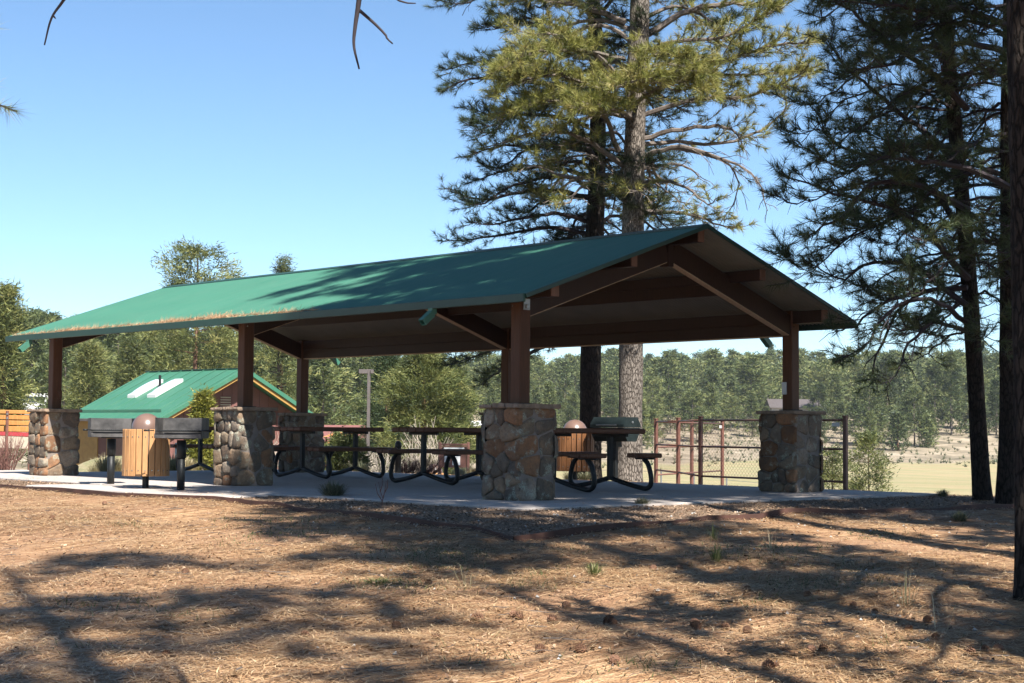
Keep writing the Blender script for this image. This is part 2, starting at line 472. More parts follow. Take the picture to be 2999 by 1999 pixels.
# edging line found on the ground
EDGE_L = [(-80, 1113), (0, 1120), (270, 1141), (549, 1157), (600, 1164), (765, 1179), (940, 1204), (1150, 1237), (1180, 1246)]
EDGE_R = [(1180, 1246), (1376, 1221), (1626, 1194), (1801, 1182), (2060, 1177), (2330, 1169), (2420, 1166)]
def edgept(q):
    p = hit(q[0], q[1]); return (p.x, p.y)
EL = [edgept(q) for q in EDGE_L]; ER = [edgept(q) for q in EDGE_R]

def build_ground():
    az = np.concatenate([np.arange(-180, -24, 3.0), np.arange(-24, 24, .22), np.arange(24, 180, 3.0)])
    n = len(az); rr = [0.4]
    while rr[-1] < 1400: rr.append(rr[-1]*1.017+.002)
    rr = np.array(rr); m = len(rr)
    A, R = np.meshgrid(np.radians(az), rr)
    fx, fy = _f.x/math.cos(PITCH), _f.y/math.cos(PITCH)
    X = CAM.x+R*(np.cos(A)*fx+np.sin(A)*_r.x); Y = CAM.y+R*(np.cos(A)*fy+np.sin(A)*_r.y)
    Z = land(X, Y)
    V = np.stack([X, Y, Z], -1).reshape(-1, 3)
    V = np.vstack([V, [[CAM.x, CAM.y, lz(CAM.x, CAM.y)]]])
    i = np.arange(m-1)[:, None]*n; k = np.arange(n)[None, :]; k2 = (k+1) % n
    F = np.stack([i+k, i+k2, i+n+k2, i+n+k], -1).reshape(-1, 4)
    me = bpy.data.meshes.new('ground')
    me.from_pydata(V.tolist(), [], F.tolist()+[[(j+1) % n, j, m*n] for j in range(n)])
    # zones
    px = 1176+3782*np.tan(np.clip(A, -.5, .5)).ravel()
    x, y, r = X.ravel(), Y.ravel(), R.ravel()
    poly = EL+ER[1:]+[(PX1+9, PY1+14), (-30, PY1+14), (-30, 0)]
    ins = np.zeros(len(x), bool)
    for a in range(len(poly)):
        x1, y1 = poly[a]; x2, y2 = poly[(a+1) % len(poly)]
        c = ((y1 > y) != (y2 > y)) & (x < (x2-x1)*(y-y1)/((y2-y1) if abs(y2-y1) > 1e-9 else 1e-9)+x1)
        ins ^= c
    col = np.zeros((len(V), 4), np.float32); col[:, 3] = 1
    col[:-1, 0] = ins & (r < 60)
    st = np.interp(px, [1500, 2000, 2150], [40, 32, 27.])
    col[:-1, 1] = np.maximum(sm((r-st)/10), ((px < 640) & (r > 31)) * 1.0)
    r0 = np.interp(px, XS, R0)
    wob = 9*np.sin(px*.013)+5*np.sin(px*.041+1)
    col[:-1, 2] = sm((r-r0+12+wob)/14)
    ca = me.color_attributes.new('zone', 'FLOAT_COLOR', 'POINT')
    ca.data.foreach_set('color', col.ravel())
    me.materials.append(M['ground'])
    me.polygons.foreach_set('use_smooth', [True]*len(me.polygons)); me.update()
    o = link(bpy.data.objects.new('ground', me)); tag(o, kind='structure')
build_ground()

def slab(name, pts, z0, z1, mat, bev=.015):
    mb = MB(); n = len(pts)
    cx = sum(p[0] for p in pts)/n; cy = sum(p[1] for p in pts)/n
    def off(s): return [(p[0]+(cx-p[0])/max(.01, math.hypot(cx-p[0], cy-p[1]))*s, p[1]+(cy-p[1])/max(.01, math.hypot(cx-p[0], cy-p[1]))*s) for p in pts]
    o = off(bev)
    vs = [(p[0], p[1], z0) for p in pts]+[(p[0], p[1], z1-bev) for p in pts]+[(p[0], p[1], z1) for p in o]
    fs = [(i, (i+1) % n, n+(i+1) % n, n+i) for i in range(n)]+[(n+i, n+(i+1) % n, 2*n+(i+1) % n, 2*n+i) for i in range(n)]+[tuple(range(2*n, 3*n))]
    mb.add(vs, fs); return mb.build(name, mat)
def rrect(x0, x1, y0, y1, r=.3, n=6):
    P = []
    for cx, cy, a0 in ((x1-r, y0+r, -90), (x1-r, y1-r, 0), (x0+r, y1-r, 90), (x0+r, y0+r, 180)):
        for i in range(n+1):
            a = math.radians(a0+90*i/n); P.append((cx+r*math.cos(a), cy+r*math.sin(a)))
    return P
# the patio is poured in bays with a narrow joint between them
bays_x = [(-13.4, -10.4), (-10.4+.012, -7.3), (-7.3+.012, -4.3), (-4.3+.012, -1.3), (-1.3+.012, 1.62)]
bays_y = [(-1.45, 2.4), (2.4+.012, 6.35)]
pv = empty('concrete_patio', (0, 0, 0)); tag(pv, kind='structure')
for bx in bays_x:
    for by in bays_y:
        o = slab('paving_bay', rrect(bx[0], bx[1], by[0], by[1], .02, 2), -.25, 0, M['concrete'], .006); o.parent = pv
o = slab('grill_pad', rrect(-7.75, -2.7, -2.55, -1.462, .45, 6), -.25, -.012, M['concrete']); o.parent = pv
o = slab('walkway', [(-30, -.55), (-13.41, -.9), (-13.41, 1.3), (-30, 2.2)], -.28, -.01, M['concrete']); o.parent = pv

# ------------------------------------------------------------------ steel edging
ed = empty('steel_edging', (EL[-1][0], EL[-1][1], 0)); tag(ed, 'low rusty steel edging strip bent round the bark-chip bed in front of the pavilion', 'edging')
bpy.context.view_layer.update()
def strip(pts, name):
    P = []
    for a, b in zip(pts[:-1], pts[1:]):
        n = max(2, int(math.hypot(b[0]-a[0], b[1]-a[1])/.35))
        for i in range(n): P.append((a[0]+(b[0]-a[0])*i/n, a[1]+(b[1]-a[1])*i/n))
    P.append(pts[-1]); mb = MB(); vs = []; fs = []
    for i, p in enumerate(P):
        q = P[min(i+1, len(P)-1)]; q0 = P[max(i-1, 0)]
        d = Vector((q[0]-q0[0], q[1]-q0[1], 0)).normalized(); s = Vector((-d.y, d.x, 0))*.006
        z = lz(*p); zt = z+.055+.012*math.sin(i*.7)
        for sg, zz in ((-1, z-.06), (-1, zt), (1, zt), (1, z-.06)): vs.append((p[0]+s.x*sg, p[1]+s.y*sg, zz))
    for i in range(len(P)-1):
        for k in range(3): fs.append((i*4+k, i*4+k+1, i*4+4+k+1, i*4+4+k))
    mb.add(vs, fs); o = mb.build(name, M['rust'], ed); o.location = -Vector(ed.location)
strip(EL, 'edging_strip'); strip(ER, 'edging_strip')

# ------------------------------------------------------------------ PAVILION
L_, W_, B_, PW = 5.81, 5.0858, .6245, .1708
OX, OY, ZE, ZR, HB = .6769, .5605, 2.3378, 3.3995, 1.11
HALF = W_/2; SL = (ZR-ZE)/(HALF+OY)
def roofz(y): return ZR-abs(y-HALF)*SL
pav = empty('picnic_pavilion', (-L_, HALF, 0))
tag(pav, 'open picnic pavilion with green metal gable roof on brown posts and stone piers', 'pavilion')
bpy.context.view_layer.update()
def pp(mb, name, mat, smooth=False, parent=pav):
    o = mb.build(name, mat, parent, smooth); o.location = -Vector(pav.location); return o

def clip_poly(poly, nx, ny, c):
    out = []
    for i in range(len(poly)):
        a = poly[i]; b = poly[(i+1) % len(poly)]
        da = a[0]*nx+a[1]*ny-c; db = b[0]*nx+b[1]*ny-c
        if da <= 0: out.append(a)
        if (da < 0 < db) or (db < 0 < da):
            t = da/(da-db); out.append((a[0]+(b[0]-a[0])*t, a[1]+(b[1]-a[1])*t))
    return out
def cells(w, h, rng, nx, ny):
    seeds = []
    rows = ny; y = 0
    hs = [rng.uniform(.6, 1.5) for _ in range(rows)]; tot = sum(hs)
    for ri in range(rows):
        rh = hs[ri]/tot*h; n = max(2, nx+rng.choice([-1, 0, 0, 1])); ws = [rng.uniform(.6, 1.6) for _ in range(n)]; tw = sum(ws); x = 0
        for k in range(n):
            cw = ws[k]/tw*w
            seeds.append((x+cw/2+rng.uniform(-.12, .12)*cw, y+rh/2+rng.uniform(-.28, .28)*rh)); x += cw
        y += rh
    out = []
    for i, s in enumerate(seeds):
        poly = [(0, 0), (w, 0), (w, h), (0, h)]
        for j, q in enumerate(seeds):
            if i == j: continue
            dx, dy = q[0]-s[0], q[1]-s[1]; l = math.hypot(dx, dy); dx /= l; dy /= l
            c = (s[0]+q[0])/2*dx+(s[1]+q[1])/2*dy-.007
            poly = clip_poly(poly, dx, dy, c)
            if len(poly) < 3: break
        if len(poly) >= 3: out.append(poly)
    return out
def stone_mesh(poly, w, thick, rng, wrap, mb, frame):
    """one field stone: outline on the face, bulging outwards; frame maps (u, v, depth) to the world"""
    cx = sum(p[0] for p in poly)/len(poly); cy = sum(p[1] for p in poly)/len(poly)
    poly = [((p[0]-thick*wrap if p[0] < .003 else (p[0]+thick*wrap if p[0] > w-.003 else p[0])), p[1]) for p in poly]
    # rounded outline
    pts = []
    for i in range(len(poly)):
        a = poly[i]; b = poly[(i+1) % len(poly)]
        for t in (.16, .5, .84) if math.hypot(b[0]-a[0], b[1]-a[1]) > .07 else (.25, .75):
            pts.append((a[0]+(b[0]-a[0])*t+rng.uniform(-.004, .004), a[1]+(b[1]-a[1])*t+rng.uniform(-.004, .004)))
    n = len(pts); vs = []
    tx, ty = rng.uniform(-.25, .25), rng.uniform(-.25, .25)
    for s, d in ((1.0, -.02), (1.0, thick*.45), (.93, thick*.86), (.66, thick*1.04)):
        for p in pts:
            u = cx+(p[0]-cx)*s; v = cy+(p[1]-cy)*s
            dd = d
            if d > 0: dd += (u-cx)*tx*.5+(v-cy)*ty*.5+rng.uniform(-.12, .12)*thick
            vs.append(frame(u, v, max(dd, .004) if d > 0 else d))
    vs.append(frame(cx, cy, thick*1.08))
    fs = []
    for r in range(3):
        for i in range(n): fs.append((r*n+i, r*n+(i+1) % n, (r+1)*n+(i+1) % n, (r+1)*n+i))
    for i in range(n): fs.append((3*n+i, 3*n+(i+1) % n, 4*n))
    mb.add(vs, fs)
rs = random.Random(11)
def pier(X, Y, seed, both=True):
    rng = random.Random(seed)
    core = B_-.07; h = core/2
    mb = MB(); mb.box((X+.004, Y, (HB-.03)/2-.02), (core+.012, core, HB-.03), .01)
    pr = pp(mb, 'stone_pier', M['mortar'])
    hB = HB-.045
    faces = [('f', lambda u, v, d: (X-h+u, Y-h-d, v)), ('r', lambda u, v, d: (X+h+d, Y-h+u, v)),
             ('b', lambda u, v, d: (X+h-u, Y+h+d, v)), ('l', lambda u, v, d: (X-h-d, Y+h-u, v))]
    rest = MB()
    for fi, (nm, fr) in enumerate(faces):
        for poly in cells(core, hB, rng, 3 if fi != 1 else 2, 6 if fi == 0 else 5):
            th = rng.uniform(.018, .060) if fi != 1 else rng.uniform(.014, .034)
            if fi < 2 and both:
                m1 = MB(); stone_mesh(poly, core, th, rng, .8, m1, fr); o = pp(m1, 'stone', M['stone'], True, pr); o.location = (0, 0, 0)
            else: stone_mesh(poly, core, th, rng, .8, rest, fr)
    o = pp(rest, 'stone_facing', M['stone'], True, pr); o.location = (0, 0, 0); o['kind'] = 'stuff'
    # cap: three irregular flags
    q = B_/2+.035
    xs = [-q, -q+rng.uniform(.2, .3), q-rng.uniform(.15, .28), q]
    for k in range(3):
        m1 = MB(); x0, x1 = xs[k]+.004, xs[k+1]-.004; vs = []; P = []
        for e in range(4):
            c = [(x0, -q), (x1, -q), (x1, q), (x0, q)]; a = c[e]; b = c[(e+1) % 4]
            for t in (0, .2, .4, .6, .8):
                P.append((X+a[0]+(b[0]-a[0])*t+rng.uniform(-.012, .012), Y+a[1]+(b[1]-a[1])*t+rng.uniform(-.014, .014)))
        n = len(P); zt = HB+rng.uniform(-.006, .012); cx = X+(x0+x1)/2
        vs = [(cx+(p[0]-cx)*.95, Y+(p[1]-Y)*.96, HB-.048) for p in P]+[(p[0], p[1], HB-.03+rng.uniform(-.008, .008)) for p in P]+[(cx+(p[0]-cx)*.98, Y+(p[1]-Y)*.985, zt+rng.uniform(-.006, .004)) for p in P]
        fs = [tuple(range(n))[::-1]]+[(r*n+i, r*n+(i+1) % n, (r+1)*n+(i+1) % n, (r+1)*n+i) for r in range(2) for i in range(n)]+[tuple(range(2*n, 3*n))]
        m1.add(vs, fs); o = pp(m1, 'cap_stone', M['bedrock'], False, pr); o.location = (0, 0, 0)
    return pr
spots = [(0, 0), (-L_, 0), (-2*L_, 0), (0, W_), (-L_, W_), (-2*L_, W_)]
for i, (X, Y) in enumerate(spots):
    pier(X, Y, 100+i*7, both=(i != 4))
    ztop = roofz(Y)-.035
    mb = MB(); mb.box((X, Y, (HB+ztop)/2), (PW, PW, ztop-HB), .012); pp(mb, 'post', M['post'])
    mb = MB(); mb.box((X, Y, HB+.012), (PW+.06, PW+.06, .012), .002); pp(mb, 'post_base_plate', M['metal_black'])
# rafters: two per frame, under the purlins
for k in range(3):
    X = -k*L_
    for sg in (-1, 1):
        y0 = HALF+sg*(HALF+.02); y1 = HALF+sg*.055
        mb = MB(); dep = .27; dz = -.13-dep/2
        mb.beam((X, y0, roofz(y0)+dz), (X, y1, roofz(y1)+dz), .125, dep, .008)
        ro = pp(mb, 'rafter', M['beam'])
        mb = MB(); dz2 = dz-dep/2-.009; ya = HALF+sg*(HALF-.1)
        mb.beam((X, ya, roofz(ya)+dz2), (X, y1, roofz(y1)+dz2), .11, .014, .003); mb.build('bounce_light_strip', M['batten'], ro)  # added strip, ground-bounce light on the rafter's underside put into its colour
    mb = MB(); mb.box((X, HALF, ZR-.30), (.15, .10, .36), .004); pp(mb, 'ridge_plate', M['beam'])
# purlins along the roof
for (y, w, h, nm) in ((0, .12, .13, 'eave_beam'), (W_, .12, .17, 'eave_beam'), (HALF-HALF*.48, .10, .145, 'purlin'), (HALF+HALF*.48, .10, .145, 'purlin'), (HALF, .11, .16, 'ridge_beam')):
    mb = MB(); zc = roofz(y)-.028-h/2-(SL*w/2)
    x0, x1 = -2*L_-OX+.10, OX-.10
    mb.box(((x0+x1)/2, y, zc), (x1-x0-.02, w, h), .006)
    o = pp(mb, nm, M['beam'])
    for xe in (x0, x1):
        m2 = MB(); m2.box((xe, y, zc), (.02, w, h), .004); e = m2.build('beam_end', M['purlin_end'], o)
    # inner deep stiffener seen between the frames
    if nm == 'purlin' or (nm == 'eave_beam' and y > 1):
        for k in range(2):
            m3 = MB(); hh = .16; xa, xb = -(k+1)*L_+.07, -k*L_-.07
            m3.box(((xa+xb)/2, y, zc-h/2-hh/2+.002), (xb-xa, w*.8, hh), .005)
            e = m3.build('stiffener', M['beam'], o)
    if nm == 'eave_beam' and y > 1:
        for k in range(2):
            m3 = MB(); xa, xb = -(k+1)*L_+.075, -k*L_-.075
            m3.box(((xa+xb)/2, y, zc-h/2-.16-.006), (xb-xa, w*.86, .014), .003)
            m3.build('bounce_light_strip', M['batten'], o)  # same added strip: bounced sun painted under the back eave beam
# corrugated roof sheets
def roof_sheet(sg, name):
    p = .068; n = int((2*L_+2*OX)/p); seg = 6; N = n*seg+1
    x = np.linspace(-2*L_-OX, OX, N); a = .0085*np.cos(np.arange(N)*2*np.pi/seg)
    ys = np.linspace(0, HALF+OY, 9)
    V = []; nz = 1/math.hypot(1, SL); ny = SL*nz*sg
    for layer in (0, 1):
        for yy in ys:
            off = a-(.007 if layer else 0)
            V.append(np.stack([x, np.full(N, HALF+sg*yy)+off*ny, ZR-yy*SL+off*nz+0*x], -1))
    V = np.concatenate(V); F = []; MI = []
    m = len(ys)
    for layer in (0, 1):
        b = layer*m*N
        i, j = np.meshgrid(np.arange(m-1), np.arange(N-1), indexing='ij')
        q = np.stack([b+i*N+j, b+i*N+j+1, b+(i+1)*N+j+1, b+(i+1)*N+j], -1).reshape(-1, 4)
        if (layer == 0) == (sg > 0): q = q[:, ::-1]
        F.append(q); MI += [layer]*len(q)
    b = m*N
    for i in range(m-1):
        for j in (0, N-1):
            F.append(np.array([[i*N+j, (i+1)*N+j, b+(i+1)*N+j, b+i*N+j]])); MI.append(0)
    F = np.concatenate(F)
    me = bpy.data.meshes.new(name); me.from_pydata(V.tolist(), [], F.tolist())
    me.materials.append(M['roof_green']); me.materials.append(M['soffit'])
    me.polygons.foreach_set('material_index', MI); me.polygons.foreach_set('use_smooth', [True]*len(F)); me.update()
    o = link(bpy.data.objects.new(name, me), pav); o.location = -Vector(pav.location)
roof_sheet(-1, 'roof_panel'); roof_sheet(1, 'roof_panel')
mb = MB()
for sg in (-1, 1):
    a = Vector((0, HALF, ZR+.02)); b = Vector((0, HALF+sg*.13, ZR+.02-.13*SL))
    mb.add([(-2*L_-OX-.01, a.y, a.z), (OX+.01, a.y, a.z), (OX+.01, b.y, b.z), (-2*L_-OX-.01, b.y, b.z),
            (-2*L_-OX-.01, a.y, a.z-.006), (OX+.01, a.y, a.z-.006), (OX+.01, b.y, b.z-.012), (-2*L_-OX-.01, b.y, b.z-.012)],
           [(0, 1, 2, 3), (7, 6, 5, 4), (3, 2, 6, 7), (1, 5, 6, 2), (0, 3, 7, 4)])
pp(mb, 'ridge_cap', M['trim_green'])
for sg in (-1, 1):
    y = HALF+sg*(HALF+OY+.012)
    mb = MB()
    for k in range(3):
        xa = -2*L_-OX+k*(2*L_+2*OX)/3+(.002 if k else 0); xb = -2*L_-OX+(k+1)*(2*L_+2*OX)/3
        mb.box(((xa+xb)/2, y, ZE-.038), (xb-xa, .045, .095), .004)
    o = pp(mb, 'gutter', M['trim_green'])
    for xe in (-.95, -2*L_+.15):      # open outlet elbows below the gutter
        m2 = MB(); m2.box((xe, y-sg*.01, ZE-.115), (.085, .075, .075), .004)
        d = Vector((0, sg*.62, -.5)).normalized()
        c0 = Vector((xe, y, ZE-.14)); c1 = c0+d*.19
        s1 = Vector((1, 0, 0)); s2 = d.cross(s1)
        R4 = []
        for cpt in (c0, c1):
            for (a, b) in ((-1, -1), (1, -1), (1, 1), (-1, 1)): R4.append(cpt+s1*a*.043+s2*b*.04)
        for (a, b) in ((-1, -1), (1, -1), (1, 1), (-1, 1)): R4.append(c1+s1*a*.038+s2*b*.035)
        for (a, b) in ((-1, -1), (1, -1), (1, 1), (-1, 1)): R4.append(c0+s1*a*.038+s2*b*.035)
        m2.add(R4, [(i, (i+1) % 4, 4+(i+1) % 4, 4+i) for i in range(4)]+[(4+i, 4+(i+1) % 4, 8+(i+1) % 4, 8+i) for i in range(4)]+[(8+i, 8+(i+1) % 4, 12+(i+1) % 4, 12+i) for i in range(4)]+[(12, 13, 14, 15)])
        m2.build('gutter_outlet', M['roof_green'], o)
    for x in (OX+.012, -2*L_-OX-.012):
        mb = MB(); y0 = HALF+sg*(HALF+OY); mb.beam((x, HALF+sg*.004, ZR-.018), (x, y0, ZE-.018), .02, .05, .003); pp(mb, 'rake_trim', M['trim_green'])
# small fittings
mb = MB(); mb.box((PW/2+.012, .0, 2.30), (.02, .10, .16), .003); mb.box((PW/2+.03, 0, 2.26), (.03, .05, .05), .01); pp(mb, 'light_sensor', M['galv'])
mb = MB(); mb.box((-.03, W_-PW/2-.018, 1.42), (.07, .034, .17), .006); pp(mb, 'outlet_box', M['white'])
mb = MB(); mb.box((-2*L_+PW/2+.02, .03, 1.36), (.04, .08, .13), .006); pp(mb, 'junction_box', M['post'])
for (X, Y) in spots[:4]:
    for zz in (roofz(Y)-.12, roofz(Y)-.26):
        mb = MB(); mb.tube([(X-.04, Y-PW/2, zz), (X-.04, Y-PW/2-.008, zz)], .010, 8); pp(mb, 'bolt', M['bolt'])
        mb = MB(); mb.tube([(X+PW/2, Y-.04, zz), (X+PW/2+.008, Y-.04, zz)], .010, 8); pp(mb, 'bolt', M['bolt'])

# ------------------------------------------------------------------ needle geometry
def needles(P, D, k, ln, w, rng, spread=(.2, 1.25), tint=None, back=.12, droop=.0):
    """P, D: tuft tips and directions -> loose triangles"""
    n = len(P); P = np.repeat(P, k, 0); D = np.repeat(D, k, 0); N = n*k
    th = rng.uniform(spread[0], spread[1], N); ph = rng.uniform(0, 2*np.pi, N)
    ref = np.tile([[.31, .47, .83]], (N, 1)); A = np.cross(D, ref); A /= np.linalg.norm(A, axis=1)[:, None]+1e-9
    Bv = np.cross(D, A)
    nd = D*np.cos(th)[:, None]+(A*np.cos(ph)[:, None]+Bv*np.sin(ph)[:, None])*np.sin(th)[:, None]
    nd[:, 2] -= droop*rng.random(N)
    base = P-D*(rng.random(N)*back)[:, None]
    L = ln*rng.uniform(.65, 1.1, N)
    tip = base+nd*L[:, None]
    s = np.cross(nd, rng.normal(size=(N, 3))); s /= np.linalg.norm(s, axis=1)[:, None]+1e-9; s *= w/2
    V = np.stack([base-s, base+s, tip], 1).reshape(-1, 3)
    tt = np.repeat(tint if tint is not None else rng.random(n), k)
    tt = np.clip(tt+rng.normal(0, .10, N), 0, 1)
    return V, tt

def catmull(pts, n):
    pts = [Vector(p) for p in pts]; P = [pts[0]*2-pts[1]]+pts+[pts[-1]*2-pts[-2]]; out = []
    segs = len(pts)-1
    for i in range(n+1):
        t = i/n*segs; k = min(int(t), segs-1); u = t-k; a, b, c, d = P[k:k+4]
        out.append(.5*((2*b)+(c-a)*u+(2*a-5*b+4*c-d)*u*u+(3*b-a-3*c+d)*u**3))
    return out
def limb(mb, tuf, pts, r0, rng, sub=1.0, bare=0., twig_r=.006, l2=.9, start=.25, up=.25, shoot=1.0):
    n = 14; path = catmull(pts, n)
    for i in range(1, n+1):
        path[i] = path[i]+Vector((rng.uniform(-1, 1), rng.uniform(-1, 1), rng.uniform(-1, 1)))*.022
    L = sum((path[i+1]-path[i]).length for i in range(n))
    rad = [max(twig_r, r0*(1-.86*i/n)) for i in range(n+1)]
    mb.tube(path, rad, 6 if r0 > .03 else 4)
    m = int(L/.17*sub); side = 1
    for q in range(m):
        s = start+(1-start)*(q+rng.random())/m; fi = min(s*n, n-.001); k = int(fi)
        p = path[k].lerp(path[k+1], fi-k); tg = (path[min(k+1, n)]-path[k]).normalized()
        side = -side; h = tg.cross(Vector((0, 0, 1)))
        if h.length < .1: h = Vector((1, 0, 0))
        h.normalize(); ang = rng.uniform(.5, 1.15)
        d = tg*math.cos(ang)+h*side*math.sin(ang)+Vector((0, 0, rng.uniform(-.35, .45)))
        d.normalize()
        l = l2*(.35+.65*(1-abs(s-.45)))*rng.uniform(.45, 1.1)
        if s > .9: l *= .6
        isbare = rng.random() < bare
        e = p+d*l*.6; e2 = e+(d+Vector((0, 0, up if not isbare else -.5))).normalized()*l*.4
        sp = [p, p.lerp(e, .5)+Vector((0, 0, -.02 if not isbare else -.01)), e, e2]
        mb.tube(sp, [rad[k]*.35+twig_r*.3, twig_r, twig_r*.8, twig_r*.5], 3, False)
        if isbare:
            for z in range(2):
                a = sp[1+z]; mb.tube([a, a+(d+Vector((rng.uniform(-.8, .8), rng.uniform(-.8, .8), -.7))).normalized()*l*.35], [twig_r*.6, twig_r*.3], 3, False)
            continue
        tuf.append((e2, (e2-e).normalized()))
        ns = max(2, int(l/.14*shoot))
        for z in range(ns):
            u = (z+.6)/ns; a = p.lerp(e, u) if u < .8 else e.lerp(e2, .3)
            dd = (d*rng.uniform(.3, 1)+Vector((rng.uniform(-1, 1), rng.uniform(-1, 1), rng.uniform(-.3, .9)))*.75).normalized()
            b = a+dd*rng.uniform(.08, .24)
            mb.tube([a, b], [twig_r*.7, twig_r*.5], 3, False)
            tuf.append((b, dd))
    if bare < .9: tuf.append((path[-1], (path[-1]-path[-2]).normalized()))

def trunk_mesh(base, top, r0, r1, seed, sides=22, rings=70, wob=.06, bend=None):
    rng = random.Random(seed); mb = MB(); b = Vector(base); t = Vector(top); vs = []; path = []
    H = (t-b).length
    for i in range(rings+1):
        u = i/rings; p = b.lerp(t, u)
        p = p+Vector((math.sin(u*5+seed), math.cos(u*4.3+seed*2), 0))*wob*math.sin(u*math.pi)
        if bend: p = p+Vector(bend)*math.sin(u*math.pi)
        path.append(p)
        r = (r0+(r1-r0)*u)+(.25*r0*math.exp(-u*H/.35))
        for k in range(sides):
            a = 2*math.pi*k/sides
            nz = mnoise.noise(Vector((math.cos(a)*2.6, math.sin(a)*2.6, p.z*1.1+seed*9)))*.09 + mnoise.noise(Vector((math.cos(a)*7, math.sin(a)*7, p.z*3+seed)))*.05
            rr = r*(1+nz); vs.append((p.x+rr*math.cos(a), p.y+rr*math.sin(a), p.z))
    fs = [(i*sides+k, i*sides+(k+1) % sides, (i+1)*sides+(k+1) % sides, (i+1)*sides+k) for i in range(rings) for k in range(sides)]
    mb.add(vs, fs); return mb, path
def finish_tree(root, tuf, k, ln, w, mat, seed, spread=(.15, 1.25), tintf=None, back=.12):
    rng = np.random.default_rng(seed)
    P = np.array([list(t[0]) for t in tuf]); D = np.array([list(t[1]) for t in tuf])
    ti = rng.random(len(P))**1.1 if tintf is None else tintf(P, rng)
    V, tt = needles(P, D, k, ln, w, rng, spread, ti, back)
    V = V-np.array(root.location)
    return tri_mesh('crown', V, mat, tt, root)
def to_local(o, root): o.location = -Vector(root.location); return o

rt = _r.copy(); fwd = Vector((_f.x, _f.y, 0)).normalized()
def rand_limb(rng, p0, az, length, rise, droop):
    """ponderosa limb: leaves the trunk, sags, lifts at its tip"""
    d = Vector((math.cos(az), math.sin(az), 0))
    side = Vector((-d.y, d.x, 0))*rng.uniform(-.3, .3)*length
    return [p0, p0+d*length*.3+Vector((0, 0, rise*length*.45)), p0+d*length*.62+side*.5+Vector((0, 0, rise*length*.6-droop*length*.12)),
            p0+d*length*.85+side*.9+Vector((0, 0, rise*length*.45-droop*length*.3)), p0+d*length+side+Vector((0, 0, rise*length*.4-droop*length*.25))]

